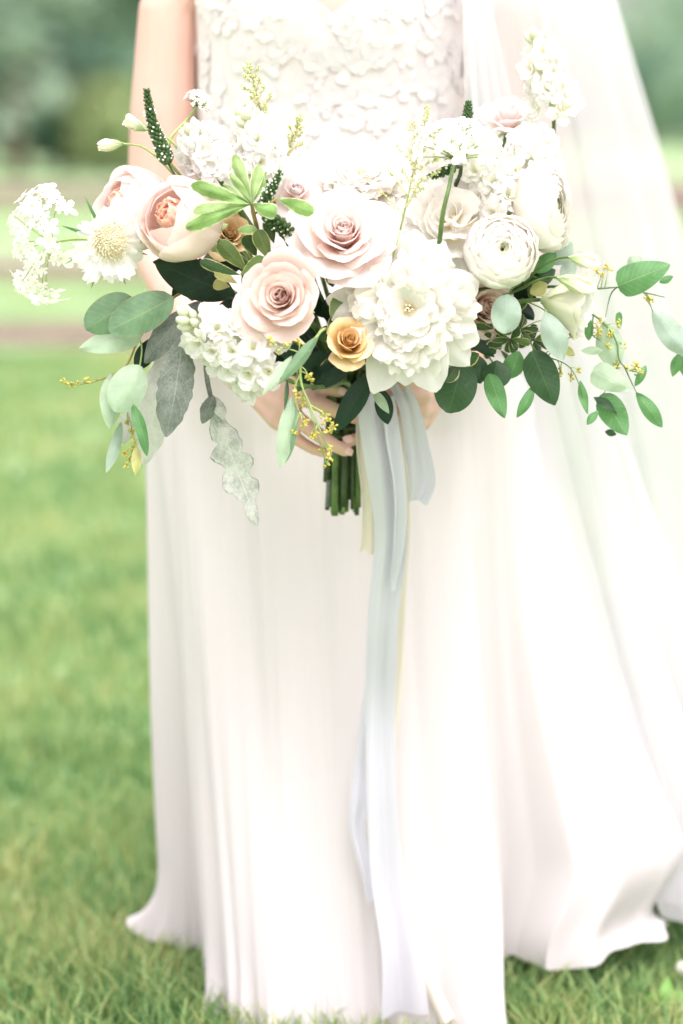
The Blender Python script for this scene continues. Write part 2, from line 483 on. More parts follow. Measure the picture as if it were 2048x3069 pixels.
# ---- trees and shrubs at the far edge of the lawn
def foliage_mat(name, dark, light, trans=0.3):
    t = NT(name)
    uvv, u, v = t.uv()
    c = t.ramp(u, [(0.1, dark), (0.9, light)])
    return t.thin(c, 0.6, 0.2, trans)
M['fol_dark'] = foliage_mat('fol_dark', (0.12, 0.23, 0.155), (0.26, 0.40, 0.27))
M['fol_mid'] = foliage_mat('fol_mid', (0.20, 0.33, 0.22), (0.34, 0.49, 0.33))
M['fol_pale'] = foliage_mat('fol_pale', (0.36, 0.50, 0.38), (0.50, 0.63, 0.49))
M['fol_yellow'] = foliage_mat('fol_yellow', (0.30, 0.42, 0.18), (0.46, 0.54, 0.28))
M['bark'] = plain_mat('bark', (0.12, 0.09, 0.07), 0.9, 0.4, 4.0)
def crown_mesh(name, seed, rx, rz, zc, mat, nclump, leaf):
    r = np.random.default_rng(seed)
    C = []
    while len(C) < nclump:
        p = r.uniform(-1, 1, 3)
        q = np.linalg.norm(p)
        lump = 0.80 + 0.28 * mnoise.noise(Vector(p * 1.7 + seed))
        if q < lump and q > 0.25: C.append(p)
    C = np.array(C) * np.array([rx, rx, rz]) + np.array([0, 0, zc])
    per = 46
    n = nclump * per
    tone = np.repeat(r.uniform(0, 1, nclump), per) * 0.7 + r.uniform(0, 0.3, n)
    pos = np.repeat(C, per, axis=0) + r.normal(0, 0.30 * rx / 2.2, (n, 3)) * np.array([1, 1, 0.8])
    pos[:, 2] = np.maximum(pos[:, 2], 0.08)
    a = nrm_rows(r.normal(0, 1, (n, 3))); b = nrm_rows(np.cross(a, r.normal(0, 1, (n, 3))))
    L = leaf * r.uniform(0.6, 1.4, n)[:, None]
    V = np.empty((n, 4, 3))
    V[:, 0] = pos - a * L; V[:, 1] = pos + b * L * 0.45; V[:, 2] = pos + a * L; V[:, 3] = pos - b * L * 0.45
    uv = np.stack([np.repeat(tone, 4), np.tile([0, .5, 1, .5], n)], 1)
    F = np.arange(n * 4).reshape(n, 4).tolist()
    return make_mesh(name, V.reshape(-1, 3), F, mat, uv, False)
def nrm_rows(a): return a / (np.linalg.norm(a, axis=1)[:, None] + 1e-9)
def tree(name, px, d, rx, h, mk, seed, label, cat='tree', low=0.15):
    x = (px - 1024) / FPX * d
    root = thing(name, (x, d - 3.0, 0), label, cat, 'trees and shrubs along the far edge of the lawn')
    r = random.Random(seed)
    mb = MB()
    top = h * 0.72
    tp = [(0.05 * math.sin(k * 1.3 + seed), 0.05 * math.cos(k * 1.7), -0.1 + top * k / 6) for k in range(7)]
    tr = [0.045 * h * (1 - 0.8 * k / 6) * 0.6 + 0.02 for k in range(7)]
    mb.tube(tp, tr, 8)
    for k in range(7):
        z = top * r.uniform(0.15, 0.85); a = r.uniform(0, 6.28); L = rx * r.uniform(0.5, 0.85)
        mb.tube([(0, 0, z), (0.5 * L * math.cos(a), 0.5 * L * math.sin(a), z + 0.25 * L), (L * math.cos(a), L * math.sin(a), z + 0.6 * L)], [0.012 * h, 0.007 * h, 0.003 * h], 5)
    me = make_mesh('trunk', mb.v, mb.f, M['bark'])
    link('trunk', me, root)
    zc = h * (0.5 + low * 0.5)
    link('crown', crown_mesh('crown', seed, rx, h * (0.5 - low * 0.5) * 1.05, zc, M[mk], 90, 0.17), root)
    return root
tree('shrub', -60, 54, 2.0, 4.2, 'fol_dark', 11, 'dark green shrub low beside the lawn edge, farthest from the bride', 'shrub', 0.0)
tree('shrub', 190, 52, 1.3, 3.3, 'fol_dark', 12, 'dark rounded shrub beside the yellow green bush', 'shrub', 0.0)
tree('shrub', 330, 51, 0.85, 2.0, 'fol_yellow', 13, 'small yellow green bush among darker shrubs', 'shrub', 0.0)
tree('shrub', 430, 53, 1.5, 2.9, 'fol_dark', 14, 'dark shrub just behind the arm of the bride', 'shrub', 0.0)
tree('deciduous_tree', 60, 50, 1.5, 8.0, 'fol_pale', 15, 'tall pale green tree rising behind the dark shrubs', 'tree', 0.12)
tree('deciduous_tree', 300, 60, 2.3, 8.0, 'fol_mid', 16, 'mid green tree behind the yellow green bush', 'tree', 0.05)
tree('deciduous_tree', 700, 60, 3.2, 8.5, 'fol_mid', 17, 'broad mid green tree hidden behind the white bodice', 'tree', 0.1)
tree('deciduous_tree', 1200, 80, 4.5, 9.5, 'fol_dark', 18, 'broad dark green tree hidden behind the veil', 'tree', 0.05)
tree('shrub', 1930, 112, 3.4, 4.6, 'fol_dark', 19, 'dark green thicket past the right veil edge', 'shrub', 0.0)
tree('shrub', 2110, 108, 3.2, 4.9, 'fol_mid', 20, 'mid green thicket at the lawn end beyond the veil', 'shrub', 0.0)
tree('deciduous_tree', 1900, 122, 5.0, 13.0, 'fol_pale', 21, 'tall pale green tree above the thickets beyond the veil', 'tree', 0.2)
tree('deciduous_tree', 2150, 124, 5.2, 13.0, 'fol_mid', 22, 'tall mid green tree above the thickets beyond the veil', 'tree', 0.2)
tree('shrub', 1680, 112, 3.6, 5.0, 'fol_dark', 23, 'dark thicket seen dimly through the veil', 'shrub', 0.0)

# ---- the far wood that closes the view all round
r = np.random.default_rng(99)
nq = 36000
wx = r.uniform(-110, 110, nq); wy = r.uniform(150, 166, nq)
top = 8.5 + 2.2 * np.sin(wx * 0.31) + 1.6 * np.sin(wx * 0.83 + 1.0) + 0.9 * np.sin(wx * 2.1)
pos = np.stack([wx, wy, top * r.uniform(0.0, 1.0, nq) ** 0.8 + 0.1], 1)
a = nrm_rows(r.normal(0, 1, (nq, 3))); b = nrm_rows(np.cross(a, r.normal(0, 1, (nq, 3))))
L = r.uniform(0.35, 0.75, nq)[:, None]
V = np.stack([pos - a * L, pos + b * L * 0.6, pos + a * L, pos - b * L * 0.6], 1)
uv = np.stack([np.repeat(np.clip(0.5 + 0.3 * np.sin(wx * 0.5) + r.uniform(-.3, .3, nq), 0, 1), 4), np.tile([0, .5, 1, .5], nq)], 1)
wood = link('distant_wood', make_mesh('distant_wood', V.reshape(-1, 3), np.arange(nq * 4).reshape(nq, 4).tolist(), M['fol_mid'], uv, False))
tag(wood, 'blurred green wood closing the view far behind the lawn', 'wood', kind='stuff')

# ================================================================== THE BRIDE
BX, BY = -0.012, 0.17                    # body axis
def skin_mat():
    t = NT('skin')
    n1 = t.noise(t.obj(), 9.0, 4.0); n2 = t.noise(t.obj(), 220.0, 3.0)
    c = t.ramp(n1, [(0.3, (0.64, 0.40, 0.32)), (0.7, (0.71, 0.48, 0.40))])
    c = t.mix(t.math('MULTIPLY', n2, 0.25), c, (0.58, 0.34, 0.26))
    b = t.new('ShaderNodeBsdfPrincipled')
    t.l.new(c, b.inputs['Base Color'])
    b.inputs['Roughness'].default_value = 0.48
    b.inputs['Specular IOR Level'].default_value = 0.35
    b.inputs['Subsurface Weight'].default_value = 0.25
    b.inputs['Subsurface Radius'].default_value = (1.0, 0.35, 0.2)
    b.inputs['Subsurface Scale'].default_value = 0.008
    t.l.new(t.bump(n2, 0.15, 0.0008), b.inputs['Normal'])
    t.l.new(b.outputs[0], t.out.inputs['Surface'])
    return t.m
M['skin'] = skin_mat()
M['nail'] = plain_mat('nail', (0.76, 0.50, 0.46), 0.22, 0.08, 50, 0.0, 0.5)
M['hair'] = plain_mat('hair', (0.10, 0.06, 0.035), 0.4, 0.4, 80)

bride = thing('person', (BX, BY, 0.0), 'bride in white lace and chiffon gown and veil holding a bouquet at her waist', 'person')
body = MB()
def cap(p0, r0, p1, r1, seg=14):
    p0 = np.asarray(p0, float); p1 = np.asarray(p1, float)
    t = nrm(p1 - p0)
    pts, rad = [], []
    for k in range(1, 5):
        a = math.pi / 2 * (1 - k / 4.0)
        pts.append(p0 - t * r0 * math.sin(a)); rad.append(max(r0 * math.cos(a), r0 * 0.05))
    for k in range(0, 4):
        a = math.pi / 2 * k / 4.0
        pts.append(p1 + t * r1 * math.sin(a)); rad.append(r1 * math.cos(a))
    pts.append(p1 + t * r1 * 0.999); rad.append(r1 * 0.05)
    body.add(*tube(pts, rad, seg))
def chain(pts, rads):
    for a, b, ra, rb in zip(pts[:-1], pts[1:], rads[:-1], rads[1:]): cap(a, ra, b, rb)
def torso(rows, seg=36):
    V = []
    for z, rx, ry, cx, cy in rows:
        for k in range(seg):
            a = 2 * math.pi * k / seg
            V.append((BX + cx + rx * math.cos(a), BY + cy + ry * math.sin(a), z))
    F = grid_faces(seg, len(rows), True)
    F.append(tuple(range(seg))[::-1]); F.append(tuple((len(rows) - 1) * seg + k for k in range(seg)))
    body.add(V, F)
torso([(0.80, 0.150, 0.105, 0, 0), (0.90, 0.150, 0.100, 0, 0), (1.00, 0.130, 0.090, 0, 0), (1.10, 0.140, 0.095, 0, 0),
       (1.20, 0.150, 0.100, 0, -0.005), (1.28, 0.155, 0.103, 0, -0.005), (1.36, 0.165, 0.090, 0, 0.0), (1.42, 0.150, 0.065, 0, 0.01), (1.46, 0.07, 0.055, 0, 0.015)])
cap((BX, BY + 0.015, 1.43), 0.055, (BX, BY + 0.005, 1.54), 0.052)
body.blob((BX, BY - 0.01, 1.625), 0.088, None, 20, 14, 1.28)     # head
body.blob((BX, BY - 0.085, 1.585), 0.04, None, 12, 8, 0.9)      # chin
cap((BX, BY - 0.092, 1.64), 0.010, (BX, BY - 0.108, 1.612), 0.014)  # nose
for s in (-1, 1):
    cap((BX + s * 0.09, BY, 0.86), 0.085, (BX + s * 0.085, BY + 0.005, 0.47), 0.055)
    cap((BX + s * 0.085, BY + 0.005, 0.47), 0.053, (BX + s * 0.08, BY + 0.015, 0.08), 0.036)
    cap((BX + s * 0.08, BY + 0.02, 0.045), 0.036, (BX + s * 0.085, BY - 0.10, 0.03), 0.028)
    body.blob((BX + s * 0.085, BY - 0.005, 1.625), 0.02, None, 8, 6, 1.5)
# arms: shoulder, elbow, wrist
eL, wL = P(487, 760, 3.16), P(735, 1120, 2.91)
chain([np.array([BX - 0.165, BY + 0.015, 1.385]), P(505, 30, 3.17), P(490, 330, 3.17), P(482, 600, 3.17), eL], [0.046, 0.0385, 0.043, 0.044, 0.040])
chain([eL, P(560, 890, 3.06), wL], [0.040, 0.040, 0.026])
eR, wR = P(1600, 730, 3.18), P(1318, 1140, 2.93)
chain([np.array([BX + 0.165, BY + 0.015, 1.385]), P(1540, 30, 3.18), P(1565, 330, 3.18), P(1590, 600, 3.18), eR], [0.046, 0.0385, 0.042, 0.042, 0.040])
chain([eR, P(1480, 920, 3.07), wR], [0.040, 0.038, 0.026])
# left-hand side of the picture: hand laid across the stems
FA = {'index': [(858, 1128, 2.825), (935, 1148, 2.785), (985, 1163, 2.775), (1018, 1174, 2.778)],
      'middle': [(868, 1176, 2.815), (950, 1208, 2.765), (1020, 1236, 2.762), (1068, 1254, 2.77)],
      'ring': [(858, 1224, 2.812), (928, 1284, 2.762), (990, 1328, 2.756), (1036, 1352, 2.765)],
      'pinky': [(835, 1262, 2.822), (884, 1312, 2.785), (935, 1344, 2.778), (978, 1360, 2.782)]}
FR = {'index': (0.0105, 0.0095, 0.0086, 0.0075), 'middle': (0.0108, 0.0098, 0.0088, 0.0076), 'ring': (0.0102, 0.0095, 0.0086, 0.0074), 'pinky': (0.009, 0.008, 0.0072, 0.0062)}
NAILS = []
for nm, c in FA.items():
    pts = [P(*q) for q in c]
    chain(pts, FR[nm])
    cap(wL + (0, 0, 0), 0.021, pts[0], 0.0125)
    NAILS.append((pts[-2], pts[-1], FR[nm][-1]))
for a, b in (('index', 'middle'), ('middle', 'ring'), ('ring', 'pinky')):
    cap(P(*FA[a][0]), 0.0115, P(*FA[b][0]), 0.0115)
    ma = 0.5 * (wL + P(*FA[a][0])); mb_ = 0.5 * (wL + P(*FA[b][0]))
    cap(ma, 0.016, mb_, 0.016)
th = [wL, P(840, 1090, 2.90), P(920, 1085, 2.90), P(985, 1110, 2.89)]
chain(th, [0.02, 0.014, 0.0115, 0.009])
# other hand, behind the ribbons
FB = [[(1285, 1140, 2.865), (1268, 1142, 2.815), (1205, 1150, 2.785), (1150, 1160, 2.79)],
      [(1282, 1182, 2.86), (1266, 1186, 2.808), (1200, 1194, 2.78), (1140, 1204, 2.785)],
      [(1278, 1224, 2.862), (1260, 1228, 2.812), (1195, 1238, 2.782), (1135, 1248, 2.785)],
      [(1266, 1262, 2.866), (1245, 1268, 2.82), (1175, 1290, 2.785), (1110, 1310, 2.775), (1046, 1320, 2.772)]]
for c in FB:
    pts = [P(*q) for q in c]
    chain(pts, (0.0108, 0.0102, 0.009, 0.0078) if len(pts) == 4 else (0.010, 0.0095, 0.0085, 0.008, 0.0072))
    cap(wR, 0.021, pts[0], 0.0125)
    NAILS.append((pts[-2], pts[-1], 0.0076))
for a, b in zip(FB[:-1], FB[1:]): cap(P(*a[0]), 0.0115, P(*b[0]), 0.0115)
chain([wR, P(1240, 1110, 2.90), P(1160, 1100, 2.88), P(1100, 1120, 2.87)], [0.02, 0.014, 0.0115, 0.009])

tmp = make_mesh('body_raw', body.v, body.f)
tob = bpy.data.objects.new('body_raw', tmp); COL.objects.link(tob)
m1 = tob.modifiers.new('remesh', 'REMESH'); m1.mode = 'VOXEL'; m1.voxel_size = 0.0032
m2 = tob.modifiers.new('smooth', 'SMOOTH'); m2.factor = 0.5; m2.iterations = 5
dg = bpy.context.evaluated_depsgraph_get()
bm_eval = bpy.data.meshes.new_from_object(tob.evaluated_get(dg), depsgraph=dg)
bpy.data.objects.remove(tob); bpy.data.meshes.remove(tmp)
n = len(bm_eval.vertices); co = np.empty(n * 3); bm_eval.vertices.foreach_get('co', co)
co = co.reshape(-1, 3) - np.array([BX, BY, 0]); bm_eval.vertices.foreach_set('co', co.ravel())
bm_eval.materials.clear(); bm_eval.materials.append(M['skin'])
bm_eval.polygons.foreach_set('use_smooth', [True] * len(bm_eval.polygons))
bm_eval.name = 'body'
bodyo = link('body', bm_eval, bride)
for a, b, r in NAILS:                      # finger nails, each its own plate on the finger tip
    ax = nrm(b - a); vn = nrm(CAM - b); vn = nrm(vn - ax * np.dot(vn, ax) + np.array([0, 0, 0.25])); vn = nrm(vn - ax * np.dot(vn, ax))
    sd_ = np.cross(ax, vn)
    V = []; UV = []
    for j in range(6):
        v = j / 5
        for i in range(7):
            s = i / 6 * 2 - 1
            w = r * 0.78 * (1 - 0.25 * (2 * v - 1) ** 4)
            an = s * 0.85
            V.append(b + ax * (r * (-0.55 + 1.5 * v)) + sd_ * w * math.sin(an) + vn * (r * (0.80 + 0.22 * math.cos(an)) - 0.0018 * (v - 0.3) ** 2 * 2))
            UV.append((i / 6, v))
    part('fingernail', V, grid_faces(7, 6), M['nail'], bodyo, UV)
hb = MB()
hb.blob((BX, BY + 0.018, 1.645), 0.098, None, 18, 12, 1.22); hb.blob((BX, BY + 0.11, 1.60), 0.055, None, 14, 10, 0.9)
hb.build('hair', M['hair'], bride)

# ---- gown
def fabric_mat(name, col, trans, weave=900.0, alpha=None, bump=0.08, tint=None):
    t = NT(name)
    ob = t.obj()
    n1 = t.noise(ob, 3.0, 3.0)
    w = t.noise(ob, weave, 2.0)
    c = t.mix(n1, col, tint if tint else tuple(x * 0.95 for x in col))
    return t.thin(c, 0.75, 0.15, trans, None, t.bump(w, bump, 0.0006), alpha, 0.15)
M['chiffon'] = fabric_mat('chiffon', (0.79, 0.775, 0.77), 0.34, tint=(0.79, 0.765, 0.75))
M['lace'] = fabric_mat('lace', (0.80, 0.785, 0.78), 0.15, 300.0, None, 0.5)
M['lining'] = fabric_mat('lining', (0.78, 0.755, 0.74), 0.2)
def lace_bump():
    t = NT('lace_ground')
    ob = t.obj()
    vo = t.new('ShaderNodeTexVoronoi'); vo.inputs['Scale'].default_value = 62.0; t.l.new(ob, vo.inputs['Vector'])
    n1 = t.noise(ob, 45.0, 4.0, 0.6)
    h = t.math('ADD', t.math('MULTIPLY', vo.outputs['Distance'], -0.8), n1)
    c = t.mix(t.ramp(n1, [(0.4, (0, 0, 0)), (0.62, (1, 1, 1))]), (0.76, 0.73, 0.71), (0.80, 0.79, 0.785))
    return t.thin(c, 0.7, 0.2, 0.12, None, t.bump(h, 0.2, 0.003))
M['lace_ground'] = lace_bump()
def bod_r(z, a):
    """bodice radius factors: half width, half depth and centre shift at height z"""
    t = (z - 0.95) / 0.45
    rx = 0.150 + 0.024 * smooth01(t * 2.0) + 0.006 * smooth01(t * 2 - 1)
    ry = 0.112 + 0.012 * smooth01(t * 1.6)
    bust = 0.030 * math.exp(-((z - 1.30) / 0.09) ** 2) if math.sin(a) < 0 else 0
    return rx, ry + bust * abs(math.sin(a)) ** 0.7
V = []; UV = []; nu, nv = 140, 50
for j in range(nv):
    for i in range(nu):
        a = 2 * math.pi * i / nu
        ca = math.cos(a)
        front = max(0.0, -math.sin(a))
        xx = ca * 0.176
        vneck = 1.278 + 0.80 * min(abs(xx - 0.002), 0.11)
        ztop = 1.38 if front < 0.05 else min(1.38, vneck)
        ztop = min(ztop, 1.375 - 0.02 * abs(ca))
        z = 0.945 + (ztop - 0.945) * j / (nv - 1)
        rx, ry = bod_r(z, a)
        k = 1 + 0.008 * mnoise.noise(Vector((ca * 9, math.sin(a) * 9, z * 40))) + 0.006 * mnoise.noise(Vector((ca * 25, math.sin(a) * 25, z * 110)))
        V.append((BX + rx * ca * k, BY + ry * math.sin(a) * k, z)); UV.append((i / nu, j / nv))
bodice = part('bodice', V, grid_faces(nu, nv, True), M['lace_ground'], bride, UV)
bodice['label'] = 'fitted white lace bodice with a low pointed neckline'
mb = MB()
for k in range(260):                     # overlapping lace petals in loose rosettes
    a = math.pi + math.pi * (0.02 + 0.96 * rng.random()); z0_ = rng.uniform(0.97, 1.37)
    rot = rng.random() * 6.28; r0 = rng.uniform(0.010, 0.020); npet = rng.choice((4, 5, 6, 7))
    for q in range(npet):
        b = rot + 6.283 * q / npet + rng.uniform(-.25, .25); rp = r0 * rng.uniform(0.7, 1.15); lift = rng.uniform(0.0004, 0.0016)
        pv = []
        for (u_, w_) in ((0, 0), (0.35, 0.30), (0.75, 0.42), (0.98, 0.20), (0.98, -0.20), (0.75, -0.42), (0.35, -0.30)):
            du = rp * (u_ * math.cos(b) - w_ * math.sin(b)); dz = rp * (u_ * math.sin(b) + w_ * math.cos(b))
            aa = a + du / 0.16; zz = z0_ + dz
            xx = math.cos(aa) * 0.176
            zz = min(zz, 1.278 + 0.80 * min(abs(xx - 0.002), 0.11) - 0.002)
            rx, ry = bod_r(zz, aa)
            kk = 1.012 + (lift * (u_ ** 2)) / 0.15
            pv.append((BX + rx * math.cos(aa) * kk, BY + ry * math.sin(aa) * kk, zz))
        mb.add(pv, [(0, 1, 2, 3, 4, 5, 6)])
ap = mb.build('lace_applique', M['lace'], bodice); ap['kind'] = 'stuff'

# skirt: waist ring -> hip ring -> hem traced on the ground
HEM = [(185, 492, 2842), (198, 565, 2858), (205, 603, 2856), (210, 612, 2925), (216, 638, 3010), (228, 705, 3085), (245, 840, 3125), (262, 1000, 3110),
       (277, 1150, 3115), (290, 1290, 3110), (300, 1420, 3140), (307, 1502, 3110), (312, 1503, 3010), (317, 1482, 2900), (322, 1540, 2893), (330, 1640, 2912),
       (338, 1740, 2905), (347, 1835, 2868), (356, 1868, 2820), (366, 1872, 2745), (380, 1950, 2640), (410, 1750, 2560), (440, 1400, 2530), (465, 1000, 2520),
       (490, 720, 2560), (515, 540, 2640), (530, 470, 2730)]
hem_pts = []
for a, px, py in HEM:
    q = G(px, py, 0.026 + 0.034 * math.exp(-((a - 335) / 22.0) ** 2)); hem_pts.append((a, q[0], q[1]))
ha = np.array([h[0] for h in hem_pts] + [hem_pts[0][0] + 360.0])
hx = np.array([h[1] for h in hem_pts] + [hem_pts[0][1]]); hy = np.array([h[2] for h in hem_pts] + [hem_pts[0][2]])
def hem_at(a):
    while a < 185: a += 360
    while a >= 545: a -= 360
    i = int(np.searchsorted(ha, a, side='right') - 1); i = min(max(i, 0), len(ha) - 2)
    f = (a - ha[i]) / (ha[i + 1] - ha[i])
    f = f * f * (3 - 2 * f) * 0.5 + f * 0.5
    return hx[i] + (hx[i + 1] - hx[i]) * f, hy[i] + (hy[i + 1] - hy[i]) * f
def bell(a, c, w):
    dd = (a - c + 180) % 360 - 180
    return math.exp(-(dd / w) ** 2)
def per_noise(a, f, s, z=0.0):
    ar = math.radians(a)
    return mnoise.noise(Vector((math.cos(ar) * f, math.sin(ar) * f, s + z)))
def skirt_mesh(name, inset, zlift, mat, nu=480, nv=120):
    V = []; UV = []
    for j in range(nv):
        t = j / (nv - 1)
        z = 0.985 - (0.985 - 0.022 - zlift) * t
        for i in range(nu):
            a = 185 + 360.0 * i / nu
            ar = math.radians(a)
            ca, sa = math.cos(ar), math.sin(ar)
            wx, wy = BX + (0.166 - inset) * ca, BY + (0.124 - inset) * sa
            fr = 0.5 - 0.5 * sa
            px_, py_ = BX + (0.250 + 0.028 * max(0.0, ca) - inset) * ca, BY + (0.175 - inset) * sa
            qx, qy = hem_at(a)
            dx, dy = qx - BX, qy - BY
            L = math.hypot(dx, dy); qx -= dx / L * inset; qy -= dy / L * inset
            if t < 0.24:
                f = t / 0.24; f = 1 - (1 - f) ** 1.7
                x, y = wx + (px_ - wx) * f, wy + (py_ - wy) * f
            else:
                f = (t - 0.24) / 0.76
                f2 = f * 0.75 + 0.25 * f * f
                x, y = px_ + (qx - px_) * f2, py_ + (qy - py_) * f2
                bil = (0.065 * f + 0.075 * f * f) * (1 - 0.95 * smooth01((f - 0.78) / 0.20)) * bell(a, 356, 30)
                x += bil
            # soft gathered folds
            amp = 0.002 + 0.0075 * smooth01(t * 1.5)
            s = per_noise(a, 5.5, 1.0, t * 1.3) * amp * 2.4 + per_noise(a, 13, 5.0, t * 2.4) * amp * 0.42 + per_noise(a, 40, 9.0, t * 2.0) * 0.0007
            x += ca * s; y += sa * s
            zz = z
            zz += 0.004 + 0.034 * t ** 3 * bell(a, 335, 22)
            if t > 0.86:       # turned-up corners of the hem
                k = ((t - 0.86) / 0.14) ** 2.2
                fl = bell(a, 187, 9.0); fr_ = bell(a, 350, 9.0)
                x -= 0.048 * k * fl; zz += 0.030 * k * fl
                x += 0.040 * k * fr_; zz += 0.026 * k * fr_; y -= 0.01 * k * fr_
                zz += k * (0.022 * per_noise(a, 11, 3.0) + 0.004); x += ca * 0.03 * k * per_noise(a, 13, 7.0); y += sa * 0.02 * k * per_noise(a, 13, 7.0)
            V.append((x, y, max(zz, 0.006))); UV.append((i / nu, t))
    return V, grid_faces(nu, nv, True), UV
V, F, UV = skirt_mesh('skirt', 0.0, 0.0, None)
sk = part('skirt', V, F, M['chiffon'], bride, UV)
sk['label'] = 'full length white chiffon skirt in soft folds'
V = []; UV = []
for j in range(24):
    t = j / 23
    for i in range(96):
        a = 2 * math.pi * i / 96
        V.append((BX + (0.150 + 0.020 * smooth01(t * 3)) * math.cos(a), BY + 0.02 * t + (0.108 + 0.012 * t) * math.sin(a), 0.97 - 0.87 * t)); UV.append((i / 96, t))
F = grid_faces(96, 24, True)
part('skirt_lining', V, F, M['lining'], sk, UV)

# ---- veil: sheer tulle falling from the head over the arm and spreading out
def veil_mat():
    t = NT('tulle')
    ob = t.obj()
    n1 = t.noise(ob, 4.0, 2.0)
    al = t.math('ADD', 0.48, t.math('MULTIPLY', n1, 0.12))
    return t.thin((0.82, 0.82, 0.84), 0.7, 0.1, 0.5, None, None, al)
M['tulle'] = veil_mat()
def veil(name, rows, dfun, nu, nv, seed, amp):
    yy = [r[0] for r in rows]; xl = [r[1] for r in rows]; xr = [r[2] for r in rows]
    V = []; UV = []
    for j in range(nv):
        v = j / (nv - 1)
        py = yy[0] + (yy[-1] - yy[0]) * v
        l = np.interp(py, yy, xl); r_ = np.interp(py, yy, xr)
        for i in range(nu):
            u = i / (nu - 1)
            px = l + (r_ - l) * u
            py2 = py + 250 * u * v ** 5
            d = dfun(u, v)
            am = amp * (0.25 + v)
            fold = am * (math.sin(u * 23 + seed + 1.2 * math.sin(v * 2.1)) * 0.5 + 1.5 * mnoise.noise(Vector((u * 6.0, v * 0.7, seed))))
            p = P(px, py2, d + fold)
            p[0] += 0.5 * am * math.cos(u * 23 + seed)
            p[2] = max(p[2], 0.03)
            V.append(p); UV.append((u, v))
    o = part(name, V, grid_faces(nu, nv), M['tulle'], bride, UV)
    o['label'] = 'sheer white tulle veil falling over her arm'
    return o
VROWS = [(-820, 1020, 1330), (-500, 1150, 1600), (-200, 1330, 1760), (0, 1392, 1832), (260, 1402, 1905), (420, 1420, 1955), (700, 1440, 2030), (1000, 1480, 2110),
         (1500, 1560, 2230), (2000, 1680, 2330), (2400, 1800, 2400), (2660, 1890, 2440)]
veil('veil', VROWS, lambda u, v: 3.30 - 0.26 * smooth01(v * 4) + 0.10 * smooth01(v * 2.2 - 0.6) + 0.12 * u, 90, 110, 1.0, 0.022)
VROWS2 = [(-820, 1000, 1120), (-500, 1130, 1320), (-200, 1310, 1450), (0, 1396, 1462), (420, 1404, 1560), (700, 1420, 1640), (1000, 1460, 1760),
          (1500, 1540, 1960), (2000, 1660, 2160), (2400, 1790, 2330), (2690, 1895, 2420)]
veil('veil', VROWS2, lambda u, v: 3.26 - 0.26 * smooth01(v * 4) + 0.12 * smooth01(v * 2.2 - 0.6) + 0.10 * u, 70, 90, 4.0, 0.022)
VROWS3 = [(-820, 1180, 1340), (-500, 1420, 1610), (-200, 1560, 1770), (0, 1618, 1840), (420, 1660, 1965), (1000, 1720, 2120), (1500, 1790, 2250), (2000, 1860, 2350),
          (2400, 1930, 2420), (2640, 1980, 2460)]
veil('veil', VROWS3, lambda u, v: 3.36 - 0.22 * smooth01(v * 4) + 0.14 * smooth01(v * 2.2 - 0.6) + 0.10 * u, 70, 90, 8.0, 0.020)

# ================================================================== THE BOUQUET
BIND = P(1035, 1235, 2.825)               # where all stems cross, in the hands
VIEW = nrm(CAM - P(1030, 900, 2.7))
RIGHT = np.array([1.0, 0, 0]); UPV = nrm(np.cross(VIEW, RIGHT)) * -1
if UPV[2] < 0: UPV = -UPV
def adir(ax, ay, az=1.0):
    """flower axis: ax to the right, ay up, az towards the viewer's side"""
    return nrm(VIEW * az + RIGHT * ax + UPV * ay)
def frame(z, spin=0.0):
    z = nrm(z); x = nrm(np.cross(UPV, z)) if abs(np.dot(UPV, z)) < 0.97 else nrm(np.cross(RIGHT, z))
    y = np.cross(z, x)
    c, s = math.cos(spin), math.sin(spin)
    return np.stack([c * x + s * y, -s * x + c * y, z], axis=1)   # columns
def bez(p0, p1, p2, p3, n=14):
    t = np.linspace(0, 1, n)[:, None]
    return (1 - t) ** 3 * p0 + 3 * (1 - t) ** 2 * t * p1 + 3 * (1 - t) * t ** 2 * p2 + t ** 3 * p3
stem_count = [0]
def stem_end():
    k = stem_count[0]; stem_count[0] += 1
    a = k * 2.39996; r = math.sqrt((k % 42 + 0.5) / 42.0)
    off = np.array([math.cos(a), math.sin(a) * 0.8, 0]) * r * 0.0195
    end = P(1028 + 54 * r * math.cos(a) + rng.uniform(-5, 5), 1500 + rng.uniform(-95, 45), 2.835 + 0.018 * r * math.sin(a))
    return BIND + off, end
def stem(parent, head, axis, rad=0.0024, mat='stem', pull=0.10, via=None):
    b, e = stem_end()
    head = np.asarray(head, float); axis = nrm(axis)
    if via is None:
        pts = bez(head, head - axis * pull, b + np.array([0, 0.0, 0.07]) + (head - b) * 0.18, b, 12)
    else:
        q = [head] + [np.asarray(v, float) for v in via]
        mid = catmull(q, 5 * len(q))
        pts = np.concatenate([mid, bez(mid[-1], mid[-1] + (mid[-1] - mid[-2]) * 4, b + np.array([0, 0, 0.06]), b, 10)[1:]])
    low = [b + (e - b) * f for f in (0.25, 0.5, 0.75, 1.0)]
    pts = np.concatenate([pts, low])
    rad *= rng.uniform(0.8, 1.35)
    rr = [rad * (0.8 + 0.5 * i / (len(pts) - 1)) for i in range(len(pts))]
    part('stem', *tube(pts, rr, 8), M[mat], parent)
    return e
GRP = 'flowers and foliage of the bridal bouquet'
def flower(name, label, cat, head):
    k = stem_count[0]
    return thing(name, tuple(head), label, cat, GRP)

